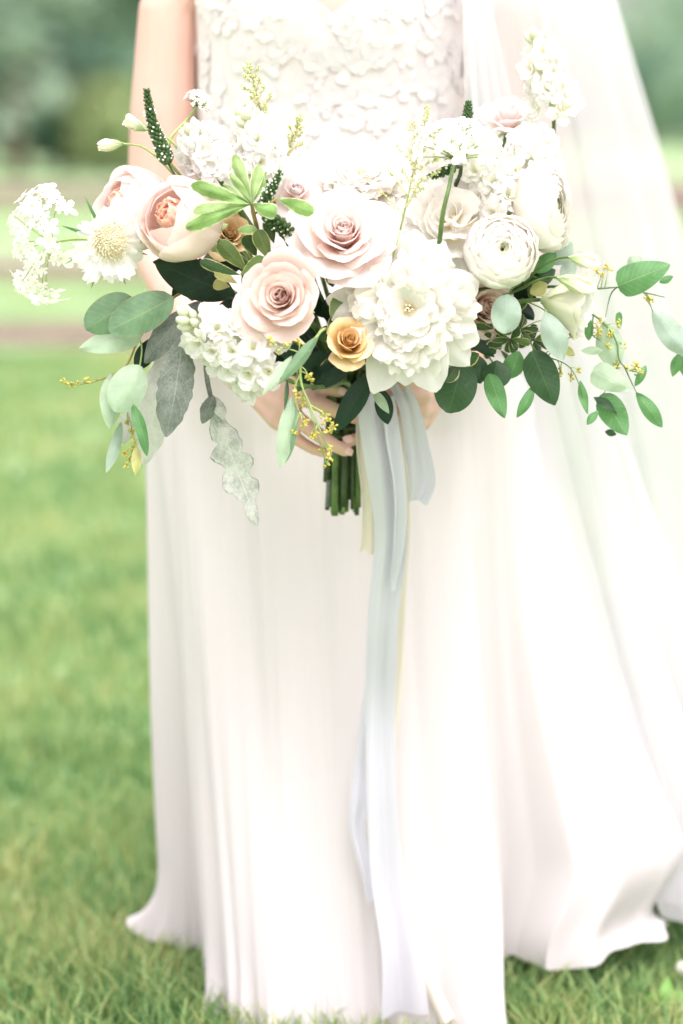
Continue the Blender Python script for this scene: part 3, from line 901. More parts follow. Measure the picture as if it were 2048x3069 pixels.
def petal(Fm, C, L, W, th, az, r0=0.0, z0=0.0, k=1.0, rmin=0.004, tipr=0.28, point=0.0, roll=0.0, ruf=0.0, rfreq=5.0, notch=0.0,
          seed=0, nu=9, nv=9, basew=0.35, wpow=0.8, taper=0.0, twist=0.0):
    """one petal of a flower: a curved sheet growing from the axis, th = angles (deg, from the axis) along its length"""
    th = np.interp(np.linspace(0, 1, 33), np.linspace(0, 1, len(th)), th)
    rs, zs = [r0], [z0]
    for a in th[:-1]:
        a = math.radians(a)
        rs.append(rs[-1] + L / 32 * math.sin(a)); zs.append(zs[-1] + L / 32 * math.cos(a))
    V = np.empty((nu * nv, 3)); UV = []
    rr = random.Random(seed)
    ph = [rr.uniform(0, 6.28) for _ in range(6)]
    ca, sa = math.cos(az), math.sin(az)
    for j in range(nv):
        v = j / (nv - 1)
        for i in range(nu):
            s = i / (nu - 1) * 2 - 1
            vm = 1 - tipr * abs(s) ** 2.4 + point * math.exp(-(s / 0.22) ** 2)
            if notch:
                vm -= notch * (0.5 + 0.5 * math.sin(s * 9 + ph[0])) * (0.6 + 0.4 * math.sin(s * 17 + ph[1]))
            ve = v * vm
            q = min(max(ve, 0), 1.12) * 32
            i0 = min(int(q), 31); fq = q - i0
            r = rs[i0] + (rs[i0 + 1] - rs[i0]) * fq; z = zs[i0] + (zs[i0 + 1] - zs[i0]) * fq
            hw = W * (basew + (1 - basew) * math.sin(math.pi / 2 * min(1, ve) ** wpow)) * (1 - taper * max(0, ve - 0.5) * 2)
            rho = max(abs(r), rmin) * k
            rho = max(rho, hw / 2.4)
            phi = s * hw / rho
            lat = rho * math.sin(phi); rad = r - rho * (1 - math.cos(phi))
            an = math.radians(th[min(int(q), 32)])
            nr, nz = math.cos(an), -math.sin(an)           # outward normal of the profile
            off = roll * L * (abs(s) ** 3) * v * v + roll * L * 0.5 * max(0, v - 0.8) * 5 * 0.25
            off += ruf * L * (v ** 2) * (math.sin(s * rfreq + ph[2]) * 0.6 + math.sin(s * rfreq * 2.3 + ph[3]) * 0.4) + ruf * 0.5 * L * v * math.sin(v * 6 + ph[4])
            rad += off * nr; z += off * nz
            lat += twist * L * v * v
            x = rad * ca - lat * sa; y = rad * sa + lat * ca
            V[j * nu + i] = (x, y, z); UV.append((i / (nu - 1), v))
    return V @ Fm.T + C, grid_faces(nu, nv), UV
def add_petal(root, Fm, C, mat, name='petal', **kw):
    V, F, UV = petal(Fm, C, **kw)
    return part(name, V, F, M[mat], root, UV)
def sepals(root, Fm, C, n, L, W, ang, z0=0.0, mat='calyx', r0=0.003):
    for q in range(n):
        add_petal(root, Fm, C, mat, 'sepal', L=L, W=W, th=[ang, ang + 10, ang + 25], az=6.283 * q / n + 0.4, r0=r0, z0=z0, tipr=0.95, nu=5, nv=7, seed=q, basew=0.7, wpow=0.5)

def rose(label, px, py, d, Rpx, ax, mat, seed, n=27, name='rose', openness=1.0, stem_mat='stem', spin=0.0, outer=None, cat='rose'):
    C = P(px, py, d); Rm = px2m(Rpx, d); A = adir(*ax)
    C = C - A * Rm * 0.45
    root = flower(name, label, cat, C)
    Fm = frame(A, spin); r = random.Random(seed)
    for i in range(n):
        f = i / (n - 1)
        g = f ** 1.15
        L = Rm * (0.54 + 0.62 * g) * r.uniform(0.92, 1.08)
        cen = np.array([14, 6, -6, -14, -10.0]); out = np.array([78, 50, 46, 66, 128.0]) * (0.9 + 0.1 * openness)
        mid = np.array([46, 24, 14, 16, 52.0])
        th = cen + (mid - cen) * min(1, g * 2) if g < 0.5 else mid + (out - mid) * (g - 0.5) * 2
        th = th + r.uniform(-4, 4) + np.linspace(0, 1, 5) * r.uniform(-14, 14) * g
        add_petal(root, Fm, C, outer if (outer and f > 0.8) else mat, L=L, W=Rm * (0.27 + 0.50 * g), th=list(th), az=i * 2.44 + r.uniform(-0.28, 0.28) * (0.4 + g), r0=Rm * (0.02 + 0.10 * g), z0=Rm * (0.26 * (1 - g) - 0.12 * g),
                  k=1.02 + 0.30 * g, rmin=Rm * 0.10, tipr=0.16 + 0.12 * g, point=0.05 * g * r.random(), roll=(0.02 + 0.10 * g) * r.uniform(0.5, 1.5), ruf=0.012 + 0.03 * g, rfreq=4 + r.random() * 3,
                  seed=seed * 100 + i, nu=15, nv=13, wpow=0.7, notch=0.012 + 0.022 * g)
    sepals(root, Fm, C, 5, Rm * 0.6, Rm * 0.12, 95, -Rm * 0.14)
    stem(root, C - A * Rm * 0.1, A, 0.0030, stem_mat)
    return root

rose('dusty pink rose with tight swirled centre beside the white stock blossoms', 845, 890, 2.585, 142, (-0.16, 0.16), 'dusty_petal', 3, 28, spin=0.5)
rose('pale blush rose tilted upward above the dusty pink rose', 1030, 700, 2.625, 162, (-0.06, 0.50), 'blush_petal', 5, 28, spin=2.1)
rose('small mustard yellow rose tucked beside the white peony', 1046, 1026, 2.60, 88, (0.12, 0.50), 'mustard_petal', 8, 24, spin=1.0, outer='mustard_outer')
rose('faded blush rose half hidden behind the white peony and grey round leaf', 1450, 920, 2.70, 115, (0.45, 0.1), 'dusty_petal', 9, 22, spin=0.2)
rose('very pale pink rose rising below the white delphinium spray', 1525, 345, 2.84, 92, (0.05, 0.75, 0.5), 'pale_petal', 10, 18, spin=0.9)
rose('pale blush rose peeking out above the variegated leaf whorl', 890, 570, 2.72, 88, (-0.1, 0.5), 'pale_petal', 12, 18, spin=0.4)
rose('cream rose deep between the peach garden rose and variegated leaves', 690, 700, 2.71, 78, (0.1, 0.35), 'mustard_outer', 14, 18, spin=0.4)

def peony(label, px, py, d, Rpx, ax, seed, spin=0.0, n_in=70, name='peony', wr=(0.20, 0.52), notch=0.20, cen=(38, 50, 58, 70.0), cat='peony', mat='peony_petal', guard=True):
    C = P(px, py, d); Rm = px2m(Rpx, d); A = adir(*ax); C = C - A * Rm * 0.42
    root = flower(name, label, cat, C); Fm = frame(A, spin); r = random.Random(seed)
    for i in range(9):
        add_petal(root, Fm, C, 'guard_petal', L=Rm * r.uniform(1.0, 1.16), W=Rm * r.uniform(0.36, 0.46), th=[88, 66, 62, 78, 96], az=6.283 * i / 9 + r.uniform(-.2, .2), r0=Rm * 0.06, z0=-Rm * 0.15,
                  k=1.7, tipr=0.4, point=0.10 * r.random(), ruf=0.05, roll=0.0, seed=seed + i, nu=13, nv=12, notch=0.03)
    if name == 'peony':
        for az_, l_, w_ in ((-1.95, 1.24, 0.40), (-1.25, 1.20, 0.46), (-0.75, 1.12, 0.40), (3.05, 1.12, 0.34), (2.5, 1.05, 0.36), (-2.5, 1.12, 0.34)):
            add_petal(root, Fm, C, 'guard_petal', L=Rm * l_, W=Rm * w_, th=[86, 70, 70, 84, 98], az=az_ - spin, r0=Rm * 0.06, z0=-Rm * 0.12, k=1.6, tipr=0.5, point=0.06, ruf=0.05, seed=seed + int(az_ * 10), nu=13, nv=12, notch=0.03)
    for i in range(n_in):
        f = i / (n_in - 1)
        g = f ** 1.05
        cen_ = np.array(cen)
        base = cen_ + (np.array([84, 70, 68, 92.0]) - cen_) * g ** 1.2
        L = Rm * (0.34 + 0.46 * g) * r.uniform(0.84, 1.14)
        add_petal(root, Fm, C, mat, L=L, W=Rm * r.uniform(*wr), th=list(base + r.uniform(-12, 12) + np.linspace(0, 1, 4) * r.uniform(-22, 26)), az=r.uniform(0, 6.283), r0=Rm * (0.02 + 0.26 * f), z0=Rm * (0.36 * (1 - f * f) - 0.08),
                  k=r.uniform(1.3, 2.8), rmin=Rm * 0.16, tipr=0.16, ruf=0.10, rfreq=r.uniform(4, 8), notch=notch, roll=-0.04, seed=seed * 31 + i, nu=17, nv=11, basew=0.28, wpow=1.0, twist=r.uniform(-.18, .18))
    st = MB()
    for i in range(7):
        a = i * 2.4; q = Rm * 0.07 * math.sqrt(i / 26)
        p0 = C + Fm @ np.array([q * math.cos(a), q * math.sin(a), Rm * 0.05]); p1 = C + Fm @ np.array([q * 1.8 * math.cos(a), q * 1.8 * math.sin(a), Rm * 0.40])
        st.tube([p0, p1], [0.0007, 0.0006], 4); st.blob(p1, 0.0015, p1 - p0, 5, 3, 1.6)
    st.build('stamens', M['cream'], root)['kind'] = 'stuff'
    sepals(root, Fm, C, 5, Rm * 0.45, Rm * 0.16, 95, -Rm * 0.18)
    stem(root, C - A * Rm * 0.15, A, 0.0036, 'stem_dark')
peony('large open cream white peony with ragged petals beside the mustard rose', 1225, 925, 2.60, 212, (-0.02, -0.04), 21, 0.3)
peony('open white garden rose with a yellow heart beside the dark green umbel stalk', 1362, 652, 2.67, 150, (0.0, 0.45), 23, 0.7, 20, 'garden_rose', (0.42, 0.58), 0.03, (20, 18, 14, 30.0), 'rose', 'peony_petal')
peony('big white peony standing up in front of the lace bodice', 1085, 500, 2.74, 185, (0.0, 0.75, 0.7), 22, 1.1, 54)

def globe(label, px, py, d, Rpx, ax, seed, spin=0.0, n=64, mat='ranunculus_petal', stretch=1.0, name='ranunculus', frac=(0.93, 0.66)):
    C = P(px, py, d); Rm = px2m(Rpx, d); A = adir(*ax)
    root = flower(name, label, 'ranunculus', C); Fm = frame(A, spin) * np.array([1, 1, stretch]); r = random.Random(seed)
    for i in range(n):
        f = i / (n - 1)
        rho = Rm * (0.10 + 0.88 * f ** 0.5)
        fr = min(1.0, 1.03 + (frac[1] - 1.03) * f ** 0.9) + r.uniform(-.02, .01)
        L = rho * math.pi * fr
        th = [90 - 180 * fr * t + (5 * f * t ** 4) for t in np.linspace(0, 1, 9)]
        add_petal(root, Fm, C, 'ranunculus_core' if f < 0.18 else mat, L=L, W=rho * (1.05 - 0.35 * f), th=th, az=i * 2.39996 + r.uniform(-.2, .2), r0=0.0, z0=-rho,
                  k=1.0, rmin=rho * 0.3, tipr=0.20, ruf=0.012 + 0.008 * f, rfreq=6, seed=seed * 7 + i, nu=11, nv=12, notch=0.02, basew=0.25, wpow=0.8)
    sepals(root, Fm, C, 5, Rm * 0.6, Rm * 0.2, 80, -Rm * 1.02)
    return root, C, A, Rm
rt, C, A, Rm = globe('round many layered white ranunculus facing out beside the blush rose', 1500, 755, 2.64, 112, (0.12, 0.22), 31, 0.2)
stem(rt, C - A * Rm, A, 0.0028)
rt, C, A, Rm = globe('tall white ranunculus turned sideways against the veil', 1636, 620, 2.70, 136, (1.0, 0.1, 0.45), 32, 1.0, 44, stretch=0.66)
stem(rt, C - A * Rm * 0.62, A, 0.0028, 'stem_light')

def garden_rose(label, px, py, d, Rpx, ax, seed, spin=0.0):
    C = P(px, py, d); Rm = px2m(Rpx, d); A = adir(*ax)
    root = flower('garden_rose', label, 'rose', C); Fm = frame(A, spin); r = random.Random(seed)
    for i in range(13):
        f = i / 12
        rho = Rm * (0.84 + 0.18 * f); fr = 0.86 - 0.14 * f + r.uniform(-.02, .02)
        th = [90 - 180 * fr * t + 30 * f * t ** 5 for t in np.linspace(0, 1, 9)]
        add_petal(root, Fm, C, 'peach_petal', L=rho * math.pi * fr, W=rho * 0.95, th=th, az=i * 2.4 + r.uniform(-.1, .1), z0=-rho, k=1.0, rmin=rho * 0.3, tipr=0.18, point=0.03, ruf=0.012, roll=0.03 * f,
                  seed=seed + i, nu=13, nv=13, basew=0.3, notch=0.012)
    for i in range(48):
        f = i / 47; q = Rm * 0.46 * math.sqrt(f)
        add_petal(root, Fm, C, 'coral_petal', L=Rm * r.uniform(0.55, 0.8), W=Rm * r.uniform(0.16, 0.3), th=[0, -6, -10, -14 - 30 * f], az=i * 2.39996, r0=q, z0=Rm * 0.10 + Rm * r.uniform(-.05, .08) - Rm * 0.12 * f, k=1.3,
                  rmin=Rm * 0.12, tipr=0.1, ruf=0.05, rfreq=6, seed=seed * 3 + i, nu=9, nv=7, basew=0.8, notch=0.04)
    sepals(root, Fm, C, 5, Rm * 0.6, Rm * 0.2, 78, -Rm * 1.04)
    stem(root, C - A * Rm, A, 0.003)
garden_rose('peach garden rose cupped round a coral heart under the bright leaf whorl', 550, 662, 2.62, 117, (-0.72, 0.40), 41)
garden_rose('peach garden rose turned away behind the white scabiosa', 408, 630, 2.68, 114, (-0.75, 0.35, 0.6), 42, 0.8)

# ---- leaves
PROF = {
    'ell': lambda v: math.sin(math.pi * v) ** 0.72,
    'round': lambda v: max(0, 1 - (2 * v - 1) ** 2) ** 0.52,
    'ovate': lambda v: (v ** 0.5) * (1 - v) ** 0.75 / 0.483,
    'heart': lambda v: (v ** 0.28) * (1 - v) ** 0.72 / 0.60,
    'lance': lambda v: (v ** 0.75) * (1 - v) ** 0.95 / 0.325,
    'spat': lambda v: (v ** 1.05) * (1 - v) ** 0.42 / 0.475,
}
def leaf(base, tip, w, mat, parent, prof='ell', roll=0.0, bend=0.06, fold=0.10, wave=0.02, lobes=0.0, nlob=6, seed=0, name='leaf', nu=9, nv=15, curl=0.0, sag=0.0):
    base = np.asarray(base, float); tip = np.asarray(tip, float)
    A = tip - base; L = np.linalg.norm(A); t = A / L
    vn = nrm(CAM - 0.5 * (base + tip)); S = nrm(np.cross(t, vn)); N = np.cross(S, t)
    c, s_ = math.cos(roll), math.sin(roll)
    S, N = c * S + s_ * N, -s_ * S + c * N
    if np.dot(N, vn) < 0 and abs(roll) < 1.2: N = -N
    rr = random.Random(seed); p1, p2, p3 = (rr.uniform(0, 6.28) for _ in range(3))
    V = []; UV = []
    if lobes: nv = max(nv, nlob * 6 + 1); nu = 11
    for j in range(nv):
        v = j / (nv - 1)
        hw = 0.5 * w * PROF[prof](min(max(v, 0.004), 0.996))
        for i in range(nu):
            s = i / (nu - 1) * 2 - 1
            e = s
            if lobes:
                saw = (0.5 + 0.5 * math.cos(2 * math.pi * (v * nlob + (0.35 if s > 0 else 0.0)) + 1.6 * math.sin(v * 7 + p1 + (1.5 if s > 0 else 0)))) ** 0.6 * (0.75 + 0.25 * math.sin(v * 23 + p2 + (2 if s > 0 else 0))) + 0.10 * math.sin(v * 61 + p3)
                e = s * (1 - lobes * (1 - saw) * abs(s) ** 0.6 * (0.5 + 0.5 * min(1, v * 3)))
            vv = v + (0.10 * lobes * (1 - abs(s)) if lobes else 0) * 0
            b = bend * L * math.sin(math.pi * v) + curl * L * v * v
            zz = b - fold * abs(e) * hw + wave * L * math.sin(5 * v + p2) * e + 0.5 * wave * L * math.sin(9 * v + p3 + 2 * e)
            V.append(base + t * (L * vv) + S * (e * hw) + N * zz + np.array([0, 0, -sag * L * v * v])); UV.append(((s + 1) / 2, v))
    return part(name, V, grid_faces(nu, nv), M[mat], parent, UV)
def pleaf(parent, b, t, w, mat, d, d2=None, **kw):
    d2 = d if d2 is None else d2
    return leaf(P(b[0], b[1], d), P(t[0], t[1], d2), px2m(w, d), mat, parent, **kw)

# bright whorl of variegated leaves
wc = P(754, 612, 2.60)
root = flower('pittosporum_sprig', 'bright lime green leaf whorl beside the peach garden rose', 'foliage', wc)
for k, (t, w, dd, cu, m) in enumerate([((704, 466), 46, 0.02, 0.05, 'pittosporum_light'), ((778, 498), 44, 0.03, 0.04, 'pittosporum_light'), ((690, 520), 28, 0.0, 0.0, 'pittosporum_light'),
                                    ((576, 553), 54, -0.015, -0.05, 'pittosporum_mid'), ((578, 634), 50, -0.03, 0.05, 'pittosporum_light'), ((549, 690), 46, -0.04, 0.10, 'pittosporum_mid'),
                                    ((834, 640), 54, -0.035, 0.06, 'pittosporum_mid'), ((668, 552), 20, 0.0, 0.0, 'pittosporum_light'), ((800, 520), 34, 0.04, 0.0, 'pittosporum_mid')]):
    pleaf(root, (754, 612), t, w, m, 2.60, 2.60 + dd, prof='spat', curl=cu, fold=0.45, wave=0.05, seed=k, roll=0.25 * math.sin(k * 2.1))
pleaf(root, (832, 594), (941, 636), 54, 'pittosporum_mid', 2.615, 2.60, prof='spat', fold=0.2, seed=30)
mb = MB(); mb.tube([P(754, 606, 2.602), P(760, 640, 2.62), P(775, 700, 2.66)], [0.002, 0.0025, 0.0028]); mb.tube([P(832, 594, 2.615), P(800, 615, 2.62), P(765, 640, 2.625)], 0.0012)
mb.build('twig', M['stem_brown'], root)
stem(root, P(775, 700, 2.66), adir(-0.1, 0.6), 0.0026, 'stem')
# darker variegated sprigs
root = flower('pittosporum_sprig', 'olive green leaves edged in cream between peach garden rose and dusty pink rose', 'foliage', P(740, 800, 2.64))
for k, (b, t, w, m, d) in enumerate([((742, 812), (656, 724), 60, 'pittosporum', 2.63), ((726, 826), (600, 783), 40, 'pittosporum_dark', 2.61), ((720, 826), (794, 772), 50, 'pittosporum', 2.605),
                                  ((812, 784), (770, 690), 58, 'pittosporum', 2.635), ((772, 686), (712, 690), 28, 'pittosporum_light', 2.60), ((770, 770), (735, 706), 54, 'pittosporum_dark', 2.65),
                                  ((712, 850), (645, 812), 40, 'pittosporum_cream', 2.63), ((822, 730), (800, 660), 44, 'pittosporum_dark', 2.64), ((690, 860), (640, 850), 40, 'pittosporum_cream', 2.65),
                                  ((870, 760), (885, 665), 46, 'pittosporum_dark', 2.66)]):
    pleaf(root, b, t, w, m, d, d - 0.01, prof='spat' if k not in (4,) else 'ell', fold=0.2, seed=40 + k, roll=0.3 * math.sin(k * 1.7))
stem(root, P(740, 815, 2.65), adir(-0.2, 0.5), 0.0026, 'stem_dark')
root = flower('pittosporum_sprig', 'small olive leaves edged in cream between dusty pink rose and peony', 'foliage', P(1040, 900, 2.64))
for k, (b, t, w, m) in enumerate([((1048, 868), (992, 952), 58, 'pittosporum'), ((1028, 935), (984, 994), 42, 'pittosporum_dark'), ((1090, 862), (1066, 818), 40, 'pittosporum'), ((1030, 935), (1052, 985), 36, 'pittosporum_dark'),
                               ((1000, 860), (985, 810), 34, 'pittosporum_dark')]):
    pleaf(root, b, t, w, m, 2.635, 2.62, prof='ell', fold=0.2, seed=60 + k)
stem(root, P(1045, 880, 2.65), adir(0, 0.5), 0.0022, 'stem')
root = flower('pittosporum_sprig', 'dense dark rosettes with cream margins below the ranunculus and blush rose', 'foliage', P(1530, 1010, 2.70))
r_ = random.Random(77)
for k in range(46):
    cx, cy, cd_ = r_.choice([(1480, 985, 2.69), (1530, 1015, 2.70), (1560, 985, 2.71), (1500, 1050, 2.72), (1550, 940, 2.72), (1590, 900, 2.72), (1600, 1020, 2.72), (1450, 1035, 2.70)])
    a = r_.uniform(0, 6.28); L = r_.uniform(38, 62)
    pleaf(root, (cx, cy), (cx + L * math.cos(a), cy + 0.8 * L * math.sin(a)), r_.uniform(22, 34), r_.choice(['pittosporum_dark', 'pittosporum_dark', 'pittosporum']), cd_, cd_ - r_.uniform(-0.01, 0.02), prof='spat', fold=0.3, seed=80 + k, roll=r_.uniform(-.8, .8))
stem(root, P(1500, 1040, 2.72), adir(0.6, 0.1), 0.0026, 'stem_dark')
root = flower('pittosporum_sprig', 'cream edged leaves peeping out under the right petals of the peony', 'foliage', P(1375, 1060, 2.67))
for k, (b, t, w, m) in enumerate([((1378, 1096), (1368, 1030), 36, 'pittosporum_dark'), ((1380, 1092), (1436, 1060), 44, 'pittosporum_dark'), ((1372, 1096), (1336, 1146), 46, 'pittosporum_dark'), ((1392, 1030), (1440, 1010), 40, 'pittosporum_dark')]):
    pleaf(root, b, t, w, m, 2.655, 2.645, prof='ell', fold=0.2, seed=140 + k)
stem(root, P(1380, 1085, 2.67), adir(0.4, 0.1), 0.0022, 'stem_dark')

# seeded eucalyptus
def seed_cluster_mesh(seed):
    mb = MB(); r = random.Random(seed)
    for k in range(7):
        v = nrm([r.uniform(-1, 1), r.uniform(-1, 1), r.uniform(-1, 1)])
        p = v * r.uniform(0.0022, 0.0042)
        mb.tube([np.zeros(3), p], [0.0005, 0.0004], 4); mb.blob(p, r.uniform(0.0010, 0.0016), v, 5, 3, 1.5)
    return make_mesh('seed_cluster', mb.v, mb.f, M['seed'])
SEEDS = [seed_cluster_mesh(k) for k in range(4)]
def twig(root, pts, rad, mat='stem_light', name='twig'):
    q = catmull([P(*p) for p in pts], max(8, 5 * len(pts)))
    rr = [rad * (1 - 0.55 * i / (len(q) - 1)) for i in range(len(q))]
    part(name, *tube(q, rr, 6), M[mat], root)
    return q
def seeds(root, line, spots, d, scale=1.0, br='stem_light'):
    """side twigs from a line to clusters of seeds at photo spots"""
    wl_ = wloc(root)
    for k, s in enumerate(spots):
        p = P(s[0], s[1], d + 0.008 * math.sin(k * 1.9))
        i = int(np.argmin(np.linalg.norm(line - p, axis=1)))
        i = max(0, i - 2)
        q = line[i]
        if np.linalg.norm(q - p) > 0.004:
            part('seed_stalk', *tube([q, 0.5 * (q + p) + np.array([0, -0.002, 0.002]), p], [0.0007, 0.0006, 0.0005], 5), M[br], root)
        o = link('seed_cluster', SEEDS[k % 4], root, p - wl_); o.rotation_euler = (k * 1.1, k * 0.7, k); o.scale = (scale,) * 3

D = 2.555
root = flower('eucalyptus_sprig', 'yellow seeded eucalyptus sprig hanging in front of the hand', 'foliage', P(949, 1010, 2.56))
ln = twig(root, [(952, 1006, 2.58), (908, 1066, D), (903, 1144, D), (932, 1221, D), (961, 1293, D), (987, 1350, D), (980, 1393, D)], 0.0016)
l2 = twig(root, [(905, 1110, D), (884, 1165, D), (890, 1215, D), (903, 1240, D)], 0.0009, 'stem_light')
l3 = twig(root, [(932, 1215, D), (965, 1235, D), (990, 1262, D), (1000, 1288, D)], 0.0009, 'stem_light')
l4 = twig(root, [(908, 1062, D), (880, 1050, D), (840, 1040, D), (815, 1030, D)], 0.0009, 'stem_light')
seeds(root, np.concatenate([ln, l2, l3, l4]), [(899, 1025), (817, 1030), (837, 1053), (810, 1020), (889, 1111), (932, 1135), (884, 1178), (896, 1187), (961, 1240), (985, 1250), (994, 1288), (937, 1307), (908, 1273), (880, 1297),
                 (966, 1350), (992, 1345), (990, 1369), (980, 1393), (975, 1262), (1000, 1278), (915, 1262), (890, 1150), (925, 1125), (860, 1030), (908, 1205), (945, 1300), (985, 1295)], D)
for k, (b, t, w, m, ro) in enumerate([((949, 1010), (834, 1154), 40, 'eucalyptus', 0.3), ((876, 1066), (785, 1187), 30, 'eucalyptus_pale', -0.3), ((874, 1190), (841, 1402), 60, 'eucalyptus_pale', 0.35), ((884, 1207), (852, 1388), 60, 'eucalyptus', -0.5),
                                   ((862, 1130), (853, 1228), 14, 'eucalyptus_deep', 0.6), ((955, 1010), (925, 1056), 16, 'eucalyptus', 0.9)]):
    pleaf(root, b, t, w, m, D + 0.002 * k, D - 0.004 + 0.006 * (k == 3), prof='lance' if k < 2 else 'ell', fold=0.28, wave=0.012, seed=160 + k, roll=ro)
stem(root, P(952, 1006, 2.58), adir(-0.3, -0.5, 0.4), 0.0016, 'stem_light', 0.03)

root = flower('eucalyptus_sprig', 'silver dollar eucalyptus with broad grey green leaves over the lawn', 'foliage', P(420, 930, 2.66))
q = twig(root, [(600, 860, 2.70), (536, 882, 2.67), (480, 930, 2.665), (418, 1013, 2.66), (373, 1103, 2.66), (284, 1143, 2.66), (230, 1150, 2.66), (196, 1145, 2.66)], 0.0017, 'stem_brown')
q2 = twig(root, [(418, 1013, 2.66), (425, 1060, 2.655), (400, 1190, 2.66), (382, 1228, 2.66), (404, 1326, 2.66), (382, 1393, 2.66)], 0.0011, 'stem_light')
for k, (b, t, w, m, ro, d, pr) in enumerate([((520, 892), (327, 990), 116, 'eucalyptus', 0.0, 2.64, 'round'), ((400, 895), (256, 985), 112, 'eucalyptus', 0.1, 2.652, 'round'), ((424, 1006), (238, 1044), 82, 'eucalyptus_pale', -0.1, 2.655, 'ovate'),
                                      ((421, 1096), (344, 1234), 112, 'eucalyptus_pale', 0.0, 2.64, 'round'), ((335, 1116), (330, 1286), 82, 'eucalyptus_pale', 0.5, 2.652, 'ell'), ((364, 1266), (318, 1417), 40, 'eucalyptus_grey', 0.3, 2.665, 'lance'),
                                      ((398, 1212), (441, 1366), 42, 'eucalyptus_green', 0.4, 2.635, 'ell'), ((411, 1337), (406, 1428), 32, 'pittosporum_cream', 0.2, 2.64, 'lance')]):
    pleaf(root, b, t, w, m, d, d - 0.008, prof=pr, fold=0.22, wave=0.028, bend=0.10, seed=170 + k, roll=ro)
seeds(root, np.concatenate([q, q2]), [(196, 1145), (213, 1155), (236, 1147), (262, 1142), (382, 1270), (395, 1285), (404, 1326), (400, 1340), (384, 1375), (380, 1395), (398, 1300), (374, 1360)], 2.655)
stem(root, P(600, 860, 2.70), adir(-1, 0.2, 0.1), 0.0022, 'stem_brown', 0.05)

root = flower('salal_leaf', 'big glossy dark leaf below the peach garden rose', 'foliage', P(570, 840, 2.66))
pleaf(root, (706, 888), (464, 786), 118, 'dark_leaf', 2.665, 2.645, prof='ell', fold=0.16, wave=0.02, seed=190, nv=21)
stem(root, P(704, 888, 2.665), adir(-0.8, -0.1, 0.2), 0.002, 'stem_dark', 0.04)

# dusty miller
def miller(label, parts_):
    b0 = parts_[0][0]
    root = flower('dusty_miller_leaf', label, 'foliage', P(b0[0], b0[1], parts_[0][4]))
    for k, (b, t, w, m, d, lob, nl, ro, be) in enumerate(parts_):
        pleaf(root, b, t, w, m, d, d - 0.012, prof='ell', lobes=lob, nlob=nl, fold=0.2, wave=0.03, seed=200 + k + int(b[0]), roll=ro, bend=be, name='leaf')
    return root
rt = miller('dark grey velvety dusty miller leaf beside white stock blossoms', [((550, 996), (498, 1310), 118, 'miller_dark', 2.63, 0.12, 7, 0.15, 0.10)])
stem(rt, P(550, 996, 2.63), adir(-0.2, -0.6, 0.3), 0.002, 'stem_dark', 0.05)
rt = miller('dark curled dusty miller leaf behind the silver dollar eucalyptus', [((610, 900), (434, 1088), 86, 'miller_dark', 2.67, 0.08, 6, -0.4, 0.14), ((470, 1010), (408, 1110), 60, 'ruscus', 2.69, 0.0, 5, 0.3, 0.0)])
stem(rt, P(610, 900, 2.67), adir(-0.6, -0.3, 0.1), 0.002, 'stem_dark', 0.05)
rt = miller('pale silvery dusty miller leaf with its underside showing', [((510, 1030), (432, 1392), 128, 'miller_pale', 2.685, 0.18, 7, -0.2, 0.05), ((400, 1220), (372, 1330), 70, 'miller_pale', 2.69, 0.2, 4, 0.3, 0.0)])
stem(rt, P(510, 1030, 2.685), adir(-0.3, -0.6, 0.1), 0.002, 'stem_dark', 0.05)
rt = miller('long lobed dusty miller leaf hanging against the skirt', [((636, 1215), (772, 1576), 134, 'miller_mix', 2.68, 0.56, 4, 0.15, 0.05), ((640, 1185), (606, 1270), 52, 'miller_dark', 2.675, 0.15, 3, 0.2, 0.1), ((642, 1190), (672, 1260), 44, 'miller_mix', 2.68, 0.15, 3, 0.3, 0.1)])
stem(rt, P(638, 1220, 2.678), adir(0.1, -1, 0.1), 0.0024, 'miller_dark', 0.05, via=[P(632, 1190, 2.68), P(622, 1140, 2.69), P(618, 1090, 2.70)])

# narrow glossy leaves hanging over the hands
root = flower('ruscus_sprig', 'narrow glossy dark green leaves pointing down over the hands', 'foliage', P(1090, 1110, 2.67))
for k, (b, t, w, m, ro, d) in enumerate([((1112, 1118), (1000, 1300), 74, 'ruscus', 0.25, 2.655), ((1062, 1088), (934, 1170), 52, 'ruscus', -0.2, 2.67), ((1140, 1160), (1163, 1272), 60, 'ruscus', 0.4, 2.70), ((1120, 1170), (1167, 1240), 32, 'eucalyptus_pale', 0.3, 2.68),
                                      ((980, 1060), (900, 1100), 44, 'ruscus', 0.3, 2.69), ((1010, 1080), (985, 1150), 34, 'ruscus', -0.4, 2.72), ((940, 1040), (880, 1120), 44, 'dark_leaf', 0.4, 2.71)]):
    pleaf(root, b, t, w, m, d, d - 0.004, prof='lance' if k != 2 else 'ell', fold=0.25, wave=0.012, seed=220 + k, roll=ro)
stem(root, P(1090, 1105, 2.68), adir(0, -0.6, 0.5), 0.0024, 'stem_dark', 0.04)

